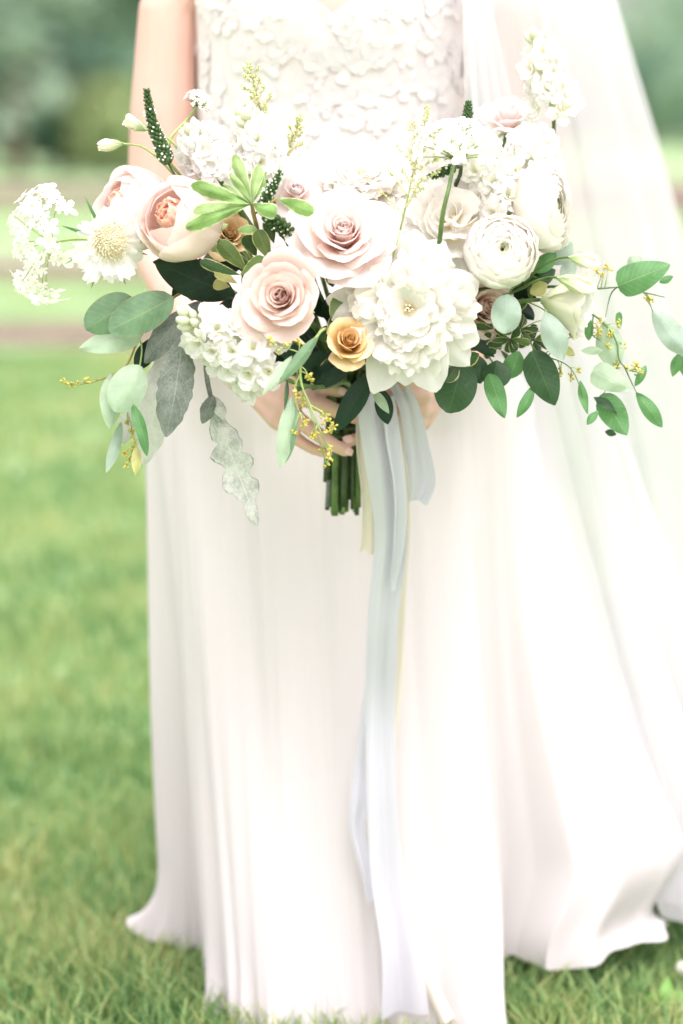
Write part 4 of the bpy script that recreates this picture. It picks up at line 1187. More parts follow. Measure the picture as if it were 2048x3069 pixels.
# right-hand eucalyptus: leaves grouped on branches
def euc(label, dbase, twigs, leaves, sd=(), st=None):
    b = twigs[0][0]
    root = flower('eucalyptus_sprig', label, 'foliage', P(*b))
    L = [twig(root, t, 0.0013 if k == 0 else 0.0009, 'stem') for k, t in enumerate(twigs)]
    for k, (b_, t_, w, m, ro, d, pr) in enumerate(leaves):
        pleaf(root, b_, t_, w, m, d, d - 0.006 * math.sin(k * 1.3), prof=pr, fold=0.24, wave=0.032, bend=0.06 + 0.08 * math.sin(k * 2.3), seed=240 + k + int(b_[0]), roll=ro)
    if sd: seeds(root, np.concatenate(L), sd, dbase, 1.0)
    stem(root, P(*twigs[0][0]), adir(0.8, -0.1, 0.1), 0.002, 'stem_dark', 0.06)
euc('round pale grey eucalyptus leaf over the faded blush rose', 2.63, [[(1540, 860, 2.66), (1520, 884, 2.63)]], [((1521, 882), (1514, 1000), 92, 'eucalyptus_grey', 0.0, 2.625, 'round')])
euc('large deep green leaves fanning out below the peony and cream edged rosettes', 2.68, [[(1440, 1040, 2.70), (1480, 1090, 2.69), (1500, 1140, 2.68)]],
    [((1390, 1076), (1344, 1238), 128, 'eucalyptus_deep', 0.1, 2.67, 'round'), ((1490, 1080), (1486, 1170), 92, 'eucalyptus_deep', -0.2, 2.685, 'ell'), ((1467, 1120), (1513, 1253), 68, 'eucalyptus_green', 0.1, 2.67, 'ovate'),
     ((1556, 1052), (1524, 1136), 66, 'eucalyptus_green', 0.2, 2.69, 'ell'), ((1384, 996), (1482, 1070), 42, 'dark_leaf', 0.2, 2.66, 'lance'), ((1420, 1060), (1440, 1150), 70, 'eucalyptus_deep', 0.1, 2.69, 'ell'),
     ((1600, 1156), (1548, 1253), 36, 'eucalyptus_green', 0.3, 2.68, 'ell')])
euc('deep green pointed eucalyptus leaves hanging under the white lisianthus', 2.69, [[(1560, 980, 2.71), (1600, 1050, 2.69), (1599, 1158, 2.68)], [(1581, 904, 2.68), (1625, 925, 2.67), (1642, 945, 2.665), (1652, 985, 2.665)], [(1600, 1060, 2.69), (1688, 1087, 2.68), (1728, 1133, 2.68), (1759, 1232, 2.68)]],
    [((1594, 1052), (1664, 1215), 112, 'eucalyptus_deep', 0.05, 2.675, 'ovate'), ((1634, 935), (1688, 1080), 78, 'eucalyptus_grey', 0.1, 2.66, 'ell'), ((1739, 1140), (1762, 1242), 28, 'eucalyptus_green', 0.3, 2.68, 'ell'), ((1759, 1274), (1794, 1230), 26, 'eucalyptus_green', 0.4, 2.68, 'ell'),
     ((1690, 1040), (1722, 1066), 28, 'pittosporum_cream', 0.2, 2.685, 'ell')],
    [(1676, 938), (1642, 955), (1652, 985), (1640, 975), (1714, 1008), (1672, 1045), (1680, 1110), (1676, 1122), (1710, 1130), (1735, 1110), (1648, 975), (1660, 990)])
euc('heart shaped green eucalyptus leaf standing out against the veil', 2.72, [[(1700, 860, 2.72), (1789, 865, 2.72), (1856, 862, 2.72), (1937, 878, 2.73), (1993, 891, 2.73)], [(1850, 860, 2.72), (1830, 885, 2.73), (1815, 950, 2.73)], [(1937, 878, 2.73), (1950, 915, 2.74), (1957, 935, 2.74)]],
    [((1852, 856), (2009, 793), 104, 'eucalyptus_green', 0.0, 2.715, 'heart'), ((1885, 815), (1925, 772), 60, 'eucalyptus_pale', 0.2, 2.74, 'ell'), ((1976, 846), (2018, 828), 24, 'eucalyptus_green', 0.3, 2.73, 'ell'), ((1955, 926), (2060, 1068), 76, 'eucalyptus_grey', 0.1, 2.75, 'ell'),
     ((2036, 1058), (2016, 1130), 36, 'eucalyptus_green', 0.3, 2.76, 'lance'), ((2046, 1066), (2050, 1130), 34, 'eucalyptus_green', -0.3, 2.77, 'lance')],
    [(1826, 805), (1815, 800), (1808, 822), (1790, 815), (1945, 905), (1940, 890), (1955, 900)])
euc('trailing eucalyptus sprays with yellow seeds over the veil', 2.70, [[(1690, 900, 2.72), (1779, 944, 2.71), (1825, 985, 2.70), (1850, 1031, 2.70), (1856, 1077, 2.70), (1881, 1107, 2.70), (1910, 1115, 2.70)], [(1779, 944, 2.71), (1775, 1000, 2.70), (1800, 1020, 2.70)], [(1870, 1095, 2.70), (1895, 1150, 2.71), (1909, 1178, 2.71)], [(1856, 1077, 2.70), (1840, 1130, 2.70), (1806, 1185, 2.70)]],
    [((1812, 960), (1845, 1112), 84, 'eucalyptus_pale', 0.1, 2.705, 'ell'), ((1776, 1112), (1892, 1168), 86, 'eucalyptus_pale', 0.0, 2.695, 'heart'), ((1803, 1182), (1880, 1304), 92, 'eucalyptus_green', 0.0, 2.705, 'ovate'), ((1908, 1176), (1985, 1281), 48, 'eucalyptus_green', 0.1, 2.71, 'ell'),
     ((1767, 955), (1764, 1020), 30, 'eucalyptus_green', 0.3, 2.70, 'ell'), ((1856, 935), (1857, 985), 26, 'eucalyptus_green', 0.3, 2.71, 'ovate'), ((1936, 1095), (1903, 1158), 28, 'eucalyptus_green', 0.3, 2.71, 'ell'), ((1742, 1052), (1808, 1050), 26, 'eucalyptus_pale', 0.1, 2.70, 'ell'),
     ((1814, 1293), (1848, 1301), 22, 'eucalyptus_deep', 0.2, 2.71, 'ell'), ((1778, 1190), (1850, 1240), 30, 'eucalyptus_deep', 0.6, 2.70, 'ell')],
    [(1795, 985), (1800, 1010), (1826, 1003), (1822, 1040), (1845, 1090), (1850, 1098), (1880, 1105), (1903, 1100), (1906, 1095), (1798, 960), (1858, 970), (1868, 1037), (1790, 1000), (1920, 1115), (1915, 1125), (1835, 1000)])
euc('green leaves fanned out behind the ranunculus and lisianthus buds', 2.70, [[(1570, 860, 2.72), (1606, 812, 2.71), (1640, 790, 2.71)]],
    [((1600, 816), (1668, 760), 52, 'eucalyptus_green', 0.1, 2.69, 'ell'), ((1636, 780), (1716, 728), 78, 'eucalyptus_grey', 0.0, 2.74, 'round'), ((1680, 826), (1726, 786), 50, 'eucalyptus_grey', 0.2, 2.73, 'ell'), ((1580, 860), (1665, 808), 56, 'eucalyptus_deep', 0.2, 2.72, 'ell'),
     ((1545, 700), (1600, 790), 54, 'eucalyptus_green', 0.3, 2.71, 'ell'), ((1590, 880), (1640, 850), 48, 'pittosporum_cream', 0.2, 2.70, 'ell'), ((1560, 640), (1580, 570), 40, 'eucalyptus_pale', 0.3, 2.70, 'ell')])

# inner greenery that fills the gaps between the heads
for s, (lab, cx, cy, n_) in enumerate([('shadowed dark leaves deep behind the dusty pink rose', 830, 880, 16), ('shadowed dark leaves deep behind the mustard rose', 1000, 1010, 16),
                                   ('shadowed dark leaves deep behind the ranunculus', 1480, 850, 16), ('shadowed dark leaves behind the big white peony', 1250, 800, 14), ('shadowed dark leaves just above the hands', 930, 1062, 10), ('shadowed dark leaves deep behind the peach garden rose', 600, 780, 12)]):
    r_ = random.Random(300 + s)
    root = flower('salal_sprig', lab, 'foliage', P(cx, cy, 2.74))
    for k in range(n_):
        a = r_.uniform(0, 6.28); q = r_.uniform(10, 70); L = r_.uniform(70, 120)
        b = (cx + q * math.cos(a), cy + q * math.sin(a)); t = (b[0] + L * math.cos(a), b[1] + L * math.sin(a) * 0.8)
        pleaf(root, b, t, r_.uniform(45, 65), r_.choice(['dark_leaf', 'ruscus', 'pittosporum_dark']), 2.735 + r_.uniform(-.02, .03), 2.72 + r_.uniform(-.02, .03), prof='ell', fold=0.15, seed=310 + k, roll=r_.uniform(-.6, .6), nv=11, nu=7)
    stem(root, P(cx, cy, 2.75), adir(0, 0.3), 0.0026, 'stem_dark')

# ---- stock: spikes of crumpled double florets with green buds at the tip
def floret_mesh(seed, Rm, mat, npet=9):
    mb = MB(); r = random.Random(seed)
    I3 = np.eye(3); Z = np.zeros(3)
    for i in range(npet):
        f = i / (npet - 1)
        th = np.array([30, 25, 20, 30.0]) + (np.array([70, 72, 82, 108.0]) - np.array([30, 25, 20, 30.0])) * f
        V, F, UV = petal(I3, Z, L=Rm * (0.62 + 0.42 * f) * r.uniform(0.9, 1.1), W=Rm * r.uniform(0.34, 0.46), th=list(th), az=i * 2.4 + r.uniform(-.3, .3), r0=Rm * 0.03, k=1.6, rmin=Rm * 0.15, tipr=0.22, ruf=0.12, rfreq=5,
                         notch=0.07, seed=seed * 13 + i, nu=8, nv=6, basew=0.2, wpow=0.9, roll=0.04)
        mb.add(V, F, UV)
    return make_mesh('floret', mb.v, mb.f, M[mat], mb.uv)
FLOR = [floret_mesh(400 + k, 0.0185, 'white_petal', 9 + k % 3) for k in range(5)]
def bud_mesh(L, W, mat):
    V = []; UV = []; nu, nv = 8, 9
    for j in range(nv):
        v = j / (nv - 1)
        w = W * (math.sin(math.pi * min(1, 0.06 + v * 0.9)) ** 0.8)
        for i in range(nu):
            a = 6.283 * i / nu + v * 0.9
            w2 = w * (1 + 0.10 * math.sin(3 * a))
            V.append((w2 * math.cos(a), w2 * math.sin(a), L * v)); UV.append((i / nu, v))
    F = grid_faces(nu, nv, True); F.append(tuple(range(nu))[::-1]); F.append(tuple((nv - 1) * nu + k for k in range(nu)))
    return make_mesh('bud', V, F, M[mat], UV)
BUDS = [bud_mesh(0.016, 0.0048, 'bud_white'), bud_mesh(0.012, 0.0036, 'bud_green'), bud_mesh(0.019, 0.0060, 'bud_white')]
def place(name, me, root, loc, axis, spin=0.0, sc=1.0):
    o = link(name, me, root, np.asarray(loc) - wloc(root))
    Fm = frame(axis, spin)
    o.rotation_euler = Matrix(Fm.tolist()).to_euler(); o.scale = (sc, sc, sc)
    return o
def stock(label, base, tip, rad_px, n, seed, bud_n=7, full=0.78, sc=1.0):
    b, t = P(*base), P(*tip); A = t - b; L = np.linalg.norm(A); ax = A / L
    root = flower('stock_flower', label, 'stock', b); r = random.Random(seed)
    Fm = frame(ax); Rm = px2m(rad_px, base[2])
    part('flower_stalk', *tube([b, 0.5 * (b + t), t], [0.003, 0.0026, 0.0015], 7), M['bud_green'], root)
    for k in range(n):
        f = (k + 0.5) / n * full
        a = k * 2.39996 + r.uniform(-.2, .2)
        rr = Rm * (1 - 0.45 * (f / full) ** 2) * r.uniform(0.75, 1.0)
        dv = Fm @ np.array([math.cos(a), math.sin(a), 0.25])
        p = b + A * f + Fm @ np.array([math.cos(a), math.sin(a), 0]) * rr * 0.72
        place('floret', FLOR[k % 5], root, p, nrm(dv + VIEW * 0.35), r.uniform(0, 6), sc * r.uniform(0.85, 1.12))
    for k in range(bud_n):
        f = full + (1 - full) * (k + 0.5) / bud_n; a = k * 2.4
        dv = Fm @ np.array([math.cos(a), math.sin(a), 0.8 + f])
        place('bud', BUDS[k % 3], root, b + A * f + Fm @ np.array([math.cos(a), math.sin(a), 0]) * 0.004, dv, a, 1.0 - 0.25 * (f - full))
    stem(root, b, ax, 0.0032, 'stem')
stock('white stock spike with green buds below the dusty pink rose', (805, 1108, 2.615), (556, 950, 2.605), 112, 26, 51, 9, 0.82, 1.22)
stock('white stock blossoms beside the dark speckled spike above the peach garden roses', (650, 520, 2.70), (575, 392, 2.69), 90, 19, 52, 8, 0.80, 1.2)
stock('white stock blossoms with pale green buds in front of the lace bodice', (790, 520, 2.71), (735, 345, 2.70), 86, 17, 53, 8, 0.72, 1.2)
stock('white stock blossoms massed above the tall ranunculus', (1590, 575, 2.74), (1600, 400, 2.76), 108, 20, 54, 5, 0.9, 1.2)
stock('white stock blossoms crowded under the lacy white umbel', (1500, 640, 2.71), (1430, 470, 2.72), 92, 16, 55, 4, 0.9, 1.2)
stock('white blossom spray with small green buds standing highest against the veil', (1660, 345, 2.80), (1610, 120, 2.80), 72, 15, 56, 6, 0.92, 1.25)

# ---- umbels
def small_flower(seed, Rm, np_=5, big=1.0, mat='white_petal'):
    mb = MB(); r = random.Random(seed)
    for i in range(np_):
        k = big if i < 2 else 0.7
        V, F, UV = petal(np.eye(3), np.zeros(3), L=Rm * k * r.uniform(0.85, 1.1), W=Rm * 0.30 * k, th=[55, 70, 85, 95], az=6.283 * i / np_, r0=0.0003, k=2.0, rmin=Rm * 0.3, tipr=0.3, ruf=0.05, seed=seed + i, nu=5, nv=5, basew=0.25)
        mb.add(V, F, UV)
    mb.blob((0, 0, 0.0005), Rm * 0.12, None, 5, 3)
    return make_mesh('umbel_floret', mb.v, mb.f, M[mat], mb.uv)
SMALL = [small_flower(500 + k, 0.0062, 5, 1.0) for k in range(3)]
LARGE = [small_flower(510 + k, 0.0125, 5, 1.25) for k in range(3)]
def umbel(label, hub, axis, ray_px, nray, seed, spread, per=7, big_rim=True, sc=1.0, via=None, rmat='stem_light', stem_mat='stem_light', stem_r=0.0018, bowl=0.35, f0=0.0):
    C = P(*hub); A = nrm(axis); Fm = frame(A); Rm = px2m(ray_px, hub[2]); r = random.Random(seed)
    root = flower('lace_flower', label, 'flower', C)
    for k in range(nray):
        f = math.sqrt(f0 + (1 - f0) * (k + 0.4) / nray); a = k * 2.39996
        th = spread * f
        dv = Fm @ np.array([math.sin(th) * math.cos(a), math.sin(th) * math.sin(a), math.cos(th)])
        L = Rm * (1 - bowl * (1 - f)) * r.uniform(0.88, 1.06)
        p = C + dv * L
        q = C + dv * L * 0.5 + A * L * 0.04
        part('ray', *tube([C, q, p], [0.0009, 0.0007, 0.0006], 5), M[rmat], root)
        fr = frame(dv)
        for m in range(per):
            aa = m * 2.4; qq = 0.0105 * math.sqrt((m + 0.3) / per) * sc
            off = fr @ np.array([qq * math.cos(aa), qq * math.sin(aa), 0.004 * (1 - m / per)])
            big = big_rim and f > 0.72 and m >= per - 2
            place('floret', (LARGE if big else SMALL)[(k + m) % 3], root, p + off, nrm(dv + nrm(off) * 0.5 * (1 if m else 0)), aa, sc * r.uniform(0.8, 1.15))
    for k in range(8):
        a = 6.283 * k / 8
        dv = Fm @ np.array([math.cos(a), math.sin(a), 0.3])
        part('bract', *tube([C, C + dv * 0.008, C + dv * 0.016 - A * 0.004], [0.0008, 0.0006, 0.0002], 4), M['stem'], root)
    stem(root, C, A, stem_r, stem_mat, via=via)
umbel('loose white lace flower umbel reaching out over the lawn on a thin stalk', (155, 727, 2.72), RIGHT * -1 + VIEW * 0.30 + UPV * 0.02, 172, 17, 61, 1.55, 7, True, 1.12, f0=0.25,
      via=[P(250, 716, 2.715), P(390, 735, 2.70), P(450, 715, 2.71)], bowl=0.32)
umbel('dense white lace flower umbel on a thick dark green stalk', (1362, 478, 2.655), UPV * 1.0 + VIEW * -0.20 + RIGHT * 0.12, 138, 22, 62, 1.5, 8, True, 1.1,
      via=[P(1350, 545, 2.62), P(1328, 640, 2.615), P(1316, 745, 2.63)], stem_mat='stem', stem_r=0.0030, bowl=0.3)
umbel('small greenish white umbel bud above the stock blossoms', (592, 318, 2.73), RIGHT * 0.45 + UPV * 0.8 + VIEW * 0.25, 42, 16, 63, 1.2, 5, False, 0.62, via=[P(560, 360, 2.73), P(515, 410, 2.72), P(500, 470, 2.72)])

# ---- scabiosa
def scabiosa(label, px, py, d, Rpx, ax, seed):
    C = P(px, py, d); Rm = px2m(Rpx, d); A = adir(*ax); Fm = frame(A, 0.3); r = random.Random(seed)
    root = flower('scabiosa', label, 'scabiosa', C)
    for i in range(16):
        f = i // 8
        add_petal(root, Fm, C, 'scabiosa_petal', L=Rm * (1.04 - 0.30 * f) * r.uniform(0.74, 1.18) * (1 - 0.16 * math.sin(6.283 * i / 8 + 0.3)), W=Rm * r.uniform(0.20, 0.36), th=[60, 78 - 14 * f, 90 - 20 * f, 104 - 20 * f], az=6.283 * i / 8 + 0.3 * f + r.uniform(-.2, .2), r0=Rm * 0.12,
                  k=2.2, rmin=Rm * 0.2, tipr=0.12, notch=0.16, ruf=0.10, rfreq=6, seed=seed * 9 + i, nu=11, nv=9, basew=0.22, wpow=1.2)
    cb = MB(); an = MB()
    for k in range(170):
        f = math.sqrt((k + 0.5) / 170); a = k * 2.39996
        p = C + Fm @ np.array([0.40 * Rm * f * math.cos(a), 0.40 * Rm * f * math.sin(a), Rm * (0.26 * (1 - f * f) + 0.10)])
        dv = Fm @ np.array([0.5 * f * math.cos(a), 0.5 * f * math.sin(a), 1.0])
        cb.blob(p, 0.0012, dv, 5, 3, 2.2)
        e = p + nrm(dv + np.array([r.uniform(-.4, .4), r.uniform(-.4, .4), r.uniform(-.4, .4)])) * r.uniform(0.004, 0.010); cb.tube([p, e], [0.0004, 0.0003], 3); cb.blob(e, 0.0007, dv, 4, 3, 1.5)
        if k % 7 == 0:
            e = p + nrm(dv) * r.uniform(0.004, 0.008); an.tube([p, e], [0.0003, 0.0003], 3); an.blob(e, 0.0008, dv, 4, 3)
    cb.build('centre_florets', M['cream'], root)['kind'] = 'stuff'
    an.build('stamens', M['anther'], root)['kind'] = 'stuff'
    for k in range(8):
        a = 6.283 * k / 8 + 0.2
        b = C + Fm @ np.array([0.10 * Rm * math.cos(a), 0.10 * Rm * math.sin(a), -0.06 * Rm]); t = C + Fm @ np.array([1.18 * Rm * math.cos(a), 1.18 * Rm * math.sin(a), -0.10 * Rm])
        leaf(b, t, 0.0042, 'eucalyptus_green', root, 'lance', seed=k, name='bract', nu=5, nv=8)
    return root, C, A, Rm
rt, C, A, Rm = scabiosa('white scabiosa with ruffled petals and a cream pincushion centre', 322, 722, 2.62, 128, (0.60, -0.10), 71)
stem(rt, C - A * 0.004, A, 0.0022, 'stem_light', via=[P(372, 736, 2.66), P(415, 735, 2.655), P(450, 716, 2.67)])

# ---- dark speckled spikes
def spike(label, pts, rmax_px, seed, n=150, white=0.5, wtop=0.35):
    q = catmull([P(*p) for p in pts], 30); d = pts[0][2]; Rm = px2m(rmax_px, d); r = random.Random(seed)
    root = flower('veronica_spike', label, 'flower', q[0])
    part('flower_stalk', *tube(q, [0.0022 - 0.0012 * i / 29 for i in range(30)], 6), M['stem'], root)
    gb = MB(); wb_ = MB()
    for k in range(n):
        f = k / n; i = min(28, int(f * 29)); p = q[i] + (q[i + 1] - q[i]) * (f * 29 - i); ax = nrm(q[i + 1] - q[i])
        Fm = frame(ax); a = k * 2.39996
        rad = Rm * (1 - 0.62 * f ** 1.6)
        dv = nrm(Fm @ np.array([math.cos(a), math.sin(a), 0.7]))
        e = p + dv * rad * r.uniform(0.75, 1.0)
        gb.blob(e - dv * rad * 0.35, rad * 0.30, dv, 5, 4, 1.9)
        gb.tube([e - dv * rad * 0.4, e + dv * rad * 0.25 + ax * rad * 0.15], [rad * 0.10, rad * 0.02], 4)
        if r.random() < white * (1 - smooth01((f - wtop) / 0.35)):
            wb_.blob(e + dv * rad * 0.10, r.uniform(0.0006, 0.0017), dv, 5, 3, r.uniform(1.0, 2.2))
    gb.build('green_buds', M['spike_green'], root)['kind'] = 'stuff'
    if wb_.v: wb_.build('white_buds', M['spike_white'], root)['kind'] = 'stuff'
    stem(root, q[0], nrm(q[1] - q[0]), 0.002, 'stem_dark', 0.05)
spike('dark green speckled flower spike leaning out in front of her arm', [(505, 490, 2.66), (485, 440, 2.655), (455, 360, 2.65), (440, 270, 2.645)], 28, 81, 170, 0.55, 0.45)
spike('dark green speckled flower spike curving up between the leaf whorl and blush rose', [(900, 760, 2.655), (868, 700, 2.64), (812, 655, 2.625), (792, 610, 2.60), (818, 560, 2.59), (842, 515, 2.585)], 30, 82, 210, 0.6, 0.85)
spike('short green spike tip rising behind the lacy umbel against the bodice', [(1405, 420, 2.70), (1402, 360, 2.70), (1404, 306, 2.70)], 24, 83, 90, 0.0)
spike('dark green spike lying sideways under the lacy umbel', [(1365, 500, 2.68), (1320, 520, 2.67), (1284, 530, 2.665)], 20, 84, 60, 0.5, 0.7)

# ---- astilbe plumes
def astilbe(label, base, tip, rows, seed, side=1.0):
    b, t = P(*base), P(*tip); A = t - b; Fm = frame(A); L = np.linalg.norm(A); r = random.Random(seed)
    root = flower('astilbe_plume', label, 'flower', b)
    part('flower_stalk', *tube([b, b + A * 0.5, t], [0.0012, 0.0009, 0.0005], 5), M['stem_light'], root)
    wb_ = MB(); gb = MB()
    def beads(p0, p1, n, rad):
        for k in range(n):
            f = (k + 0.5) / n; p = p0 + (p1 - p0) * f + np.array([r.uniform(-1, 1), r.uniform(-1, 1), r.uniform(-1, 1)]) * rad
            (gb if f > 0.62 else wb_).blob(p, r.uniform(0.0007, 0.0013), None, 4, 3, 1.2)
    beads(b + A * 0.35, t, 70, 0.0028)
    for k in range(rows):
        f = 0.12 + 0.75 * k / rows; a = k * 2.4
        p0 = b + A * f; Ls = L * 0.34 * (1 - 0.6 * f) * side
        p1 = p0 + Fm @ np.array([math.cos(a), math.sin(a) * 0.7, 0.75]) * Ls
        gb.tube([p0, p1], [0.0005, 0.0003], 4)
        beads(p0, p1, int(14 + 26 * (1 - f)), 0.0018)
    wb_.build('flower_beads', M['astilbe'], root)['kind'] = 'stuff'
    gb.build('bud_tips', M['astilbe_green'], root)['kind'] = 'stuff'
    stem(root, b, nrm(A), 0.0012, 'stem_light', 0.06)
astilbe('feathery cream astilbe plume rising highest in front of the bodice', (800, 400, 2.73), (744, 184, 2.73), 13, 91)
astilbe('faint feathery cream astilbe plume leaning toward the big white peony', (850, 490, 2.75), (905, 345, 2.75), 10, 92)
astilbe('feathery lime tipped astilbe plume between blush rose and lacy umbel', (1200, 690, 2.62), (1285, 315, 2.67), 15, 93, 0.85)

# ---- lisianthus: pale buds and one open bell
def lis_bud(label, b, t, w, via, smat='stem_light', open_=0.0):
    B0, T0 = P(*b), P(*t); A = T0 - B0; L = np.linalg.norm(A); Fm = frame(A); W = px2m(w, b[2]) / 2
    root = flower('lisianthus_bud', label, 'flower', B0)
    for k in range(5):
        add_petal(root, Fm, B0, 'bud_white', L=L, W=W * 1.3, th=[38, 16, 2, -14 + 20 * open_, -22 + 46 * open_], az=6.283 * k / 5 + 0.2, r0=0.001, k=1.0, rmin=0.002, tipr=0.3, point=0.05, seed=k, nu=7, nv=10, twist=0.10, ruf=0.015)
    sepals(root, Fm, B0, 5, L * 0.62, W * 0.16, 20, -0.001, 'calyx', 0.002)
    stem(root, B0, nrm(A), 0.0014, smat, via=via)
lis_bud('closed cream lisianthus bud beside the dark speckled spike', (436, 388, 2.68), (374, 356, 2.68), 52, [P(480, 400, 2.68), P(525, 435, 2.68), P(560, 500, 2.70)], open_=0.7)
lis_bud('thin green lisianthus bud reaching out over the blurred shrubs', (366, 430, 2.68), (292, 440, 2.68), 27, [P(420, 438, 2.68), P(460, 462, 2.68), P(500, 500, 2.69)])
lis_bud('pointed lisianthus bud highest beside the ranunculus, green striped', (1706, 771, 2.66), (1802, 788, 2.655), 32, [P(1670, 775, 2.67), P(1620, 800, 2.68), P(1585, 835, 2.70)], 'stem')
lis_bud('pointed lisianthus bud just above the open white lisianthus', (1672, 832, 2.65), (1790, 864, 2.645), 38, [P(1640, 832, 2.66), P(1600, 845, 2.67), P(1570, 862, 2.69)], 'stem')
C = P(1622, 898, 2.69); A = RIGHT * 1.0 + VIEW * 0.28 + UPV * -0.15
root = flower('lisianthus', 'open white lisianthus bell lying sideways among seeded eucalyptus', 'lisianthus', C)
Fm = frame(A, 0.4); r_ = random.Random(97)
for i in range(13):
    f = i / 12
    add_petal(root, Fm, C, 'bud_white' if f > 0.7 else 'white_petal', L=px2m(160 + 20 * f, 2.69) * r_.uniform(0.93, 1.06), W=px2m(62 + 14 * f, 2.69), th=[55 * (0.4 + 0.6 * f), 40 * (0.5 + .5 * f), 22 * (0.5 + .5 * f), 20 + 20 * f, 34 + 40 * f], az=i * 2.4, r0=0.002, k=1.05, rmin=0.006,
              tipr=0.14, ruf=0.05, rfreq=6, notch=0.03, seed=970 + i, nu=11, nv=11, basew=0.15, wpow=0.8)
sepals(root, Fm, C, 5, 0.03, 0.003, 30, 0.0)
stem(root, C, A, 0.0022, 'stem', via=[P(1590, 900, 2.70), P(1550, 905, 2.71)])

# ---- silk ribbons tied round the stems
def silk_mat(name, col):
    t = NT(name)
    n1 = t.noise(t.mapping(t.obj(), (18, 18, 3)), 1.0, 3.0)
    w = t.noise(t.obj(), 1600.0, 1.0)
    c = t.mix(n1, col, tuple(x * 0.93 for x in col))
    return t.thin(c, 0.5, 0.3, 0.3, None, t.bump(t.math('ADD', n1, t.math('MULTIPLY', w, 0.2)), 0.2, 0.004), None, 0.2)
M['blue_silk'] = silk_mat('blue_silk', (0.70, 0.715, 0.77))
M['cream_silk'] = silk_mat('cream_silk', (0.84, 0.79, 0.68))
def ribbon(label, rows, mat, seed, nv=110, nu=9):
    """rows: (px, py, depth, width px, turn about the ribbon's length in degrees)"""
    q = catmull(np.array(rows, float), nv)
    V = []; UV = []
    c = np.array([P(a[0], a[1], a[2]) for a in q])
    tan = np.gradient(c, axis=0)
    for j in range(nv):
        t = nrm(tan[j]); vn = nrm(CAM - c[j]); S = nrm(np.cross(t, vn)); N = np.cross(S, t)
        if np.dot(N, vn) < 0: N = -N
        a = math.radians(q[j][4]); w = px2m(q[j][3], q[j][2])
        D1 = math.cos(a) * S + math.sin(a) * N; D2 = -math.sin(a) * S + math.cos(a) * N
        if D1[0] < 0: D1 = -D1
        for i in range(nu):
            s = i / (nu - 1) - 0.5
            cu = w * (0.16 * math.cos(s * 6.0 + 0.02 * j + seed) + 0.10 * math.sin(s * 9 + seed + 0.05 * j)) + 0.002 * math.sin(j * 0.13 + seed)
            V.append(c[j] + D1 * s * w + D2 * cu); UV.append((i / (nu - 1), j / (nv - 1)))
    o = part('ribbon', V, grid_faces(nu, nv), M[mat], None, UV)
    return tag(o, label, 'ribbon', 'silk ribbons hanging from the bouquet')
ribbon('wide pale blue silk ribbon trailing from bouquet to the grass', [(1110, 1150, 2.775, 70, 0), (1118, 1240, 2.755, 92, 8), (1150, 1400, 2.75, 104, 12), (1172, 1600, 2.775, 100, 0), (1150, 1850, 2.81, 96, -8), (1140, 2100, 2.85, 92, 5), (1145, 2400, 2.845, 92, 0), (1165, 2650, 2.845, 110, 10), (1200, 2850, 2.84, 125, 5), (1215, 3040, 2.84, 150, 0)], 'blue_silk', 1.0)
ribbon('short pale blue ribbon tail beside the knuckles', [(1190, 1150, 2.78, 50, 10), (1228, 1230, 2.765, 62, 15), (1250, 1340, 2.77, 72, 10), (1262, 1430, 2.78, 86, 5), (1258, 1478, 2.785, 74, 0), (1252, 1502, 2.787, 60, 0)], 'blue_silk', 2.0, 50)
ribbon('folded pale blue ribbon lying over the wide one', [(1160, 1190, 2.765, 40, 20), (1175, 1300, 2.742, 50, 40), (1190, 1450, 2.745, 58, 55), (1192, 1600, 2.765, 50, 40), (1185, 1720, 2.78, 34, 40), (1182, 1770, 2.785, 12, 30)], 'blue_silk', 3.0, 70)
ribbon('narrow cream ribbon with a cut end beside the stems', [(1090, 1180, 2.77, 30, 30), (1084, 1290, 2.762, 36, 20), (1088, 1400, 2.77, 40, 30), (1104, 1520, 2.785, 42, 15), (1106, 1620, 2.80, 46, 0), (1102, 1660, 2.805, 52, 0)], 'cream_silk', 4.0, 60)
ribbon('long narrow cream ribbon running down behind the wide pale blue one', [(1180, 1170, 2.785, 22, 40), (1200, 1290, 2.772, 28, 30), (1218, 1500, 2.785, 32, 30), (1212, 1750, 2.82, 36, 40), (1196, 2050, 2.865, 40, 30), (1160, 2400, 2.875, 60, 40), (1190, 2700, 2.865, 70, 30), (1262, 2880, 2.855, 34, 30), (1300, 2960, 2.845, 40, 20), (1345, 3060, 2.84, 50, 10)], 'cream_silk', 5.0)
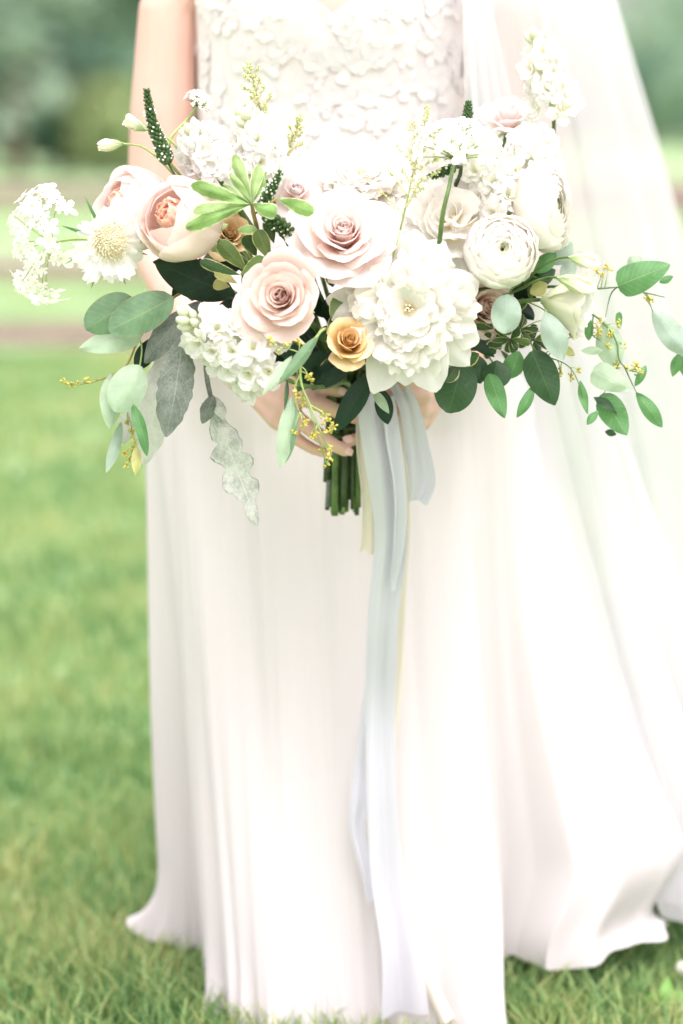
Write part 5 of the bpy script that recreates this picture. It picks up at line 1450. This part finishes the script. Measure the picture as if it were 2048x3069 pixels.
ribbon('grey blue ribbon end showing behind the wide ribbon low on the skirt', [(1140, 1230, 2.79, 24, 0), (1170, 1500, 2.79, 24, 0), (1158, 1750, 2.835, 26, 0), (1122, 2000, 2.868, 34, 10), (1088, 2250, 2.885, 44, 0), (1078, 2400, 2.875, 60, 0), (1072, 2490, 2.87, 50, 0), (1098, 2600, 2.865, 40, 10), (1112, 2700, 2.862, 26, 0)], 'blue_silk', 6.0)
mb = MB()
for k in range(5):
    z = BIND[2] - 0.028 + 0.014 * k
    pts = [(BIND[0] + 0.0225 * math.cos(a), BIND[1] + 0.0205 * math.sin(a), z + 0.003 * math.sin(a * 2 + k)) for a in np.linspace(0, 6.1, 24)]
    mb.tube(pts, 0.0022, 5)
tag(mb.build('ribbon_wrap', M['stem_dark'], None), 'dark binding wound round the stems inside the hands', 'binding')

# ---- weeds in the lawn
def weed(name, label, px, py, leaves, seed):
    b = G(px, py); root = thing(name, b, label, 'weed', 'broad leaved weeds in the lawn'); r = random.Random(seed)
    for k, (dx, h, w, dy) in enumerate(leaves):
        leaf(b + np.array([dx * 0.1, 0, 0.0]), b + np.array([dx, dy, h]), w, 'clover', root, 'ovate', seed=seed + k, roll=r.uniform(-.4, .4), fold=0.3, bend=0.12)
weed('plantain_weed', 'bright broad pointed weed leaves in the grass past the skirt hem', 1985, 3085, [(-0.02, 0.055, 0.035, -0.02), (0.03, 0.045, 0.03, 0.02), (-0.045, 0.03, 0.03, 0.0), (0.01, 0.06, 0.028, 0.03), (0.05, 0.03, 0.03, -0.02)], 1)
weed('plantain_weed', 'small round weed leaves in the grass by the front fold of the skirt', 1640, 3080, [(0.02, 0.03, 0.026, 0.0), (-0.02, 0.028, 0.024, -0.01), (0.0, 0.035, 0.02, 0.01)], 2)
cr = thing('clover_flower', G(2040, 3010), 'tiny white clover head in the grass beside the broad weed', 'clover')
mb = MB(); p0 = G(2040, 3010); mb.tube([p0, p0 + (0, 0, 0.025), p0 + (0.002, 0, 0.045)], 0.0008, 5); mb.build('stem', M['stem'], cr)
mb = MB()
for k in range(40):
    a = k * 2.4; z = 1 - 2 * (k + .5) / 40; q = math.sqrt(1 - z * z); v = np.array([q * math.cos(a), q * math.sin(a), z])
    mb.blob(p0 + (0.002, 0, 0.05) + v * 0.006, 0.0022, v, 5, 3, 1.8)
mb.build('flower_head', M['white_petal'], cr)
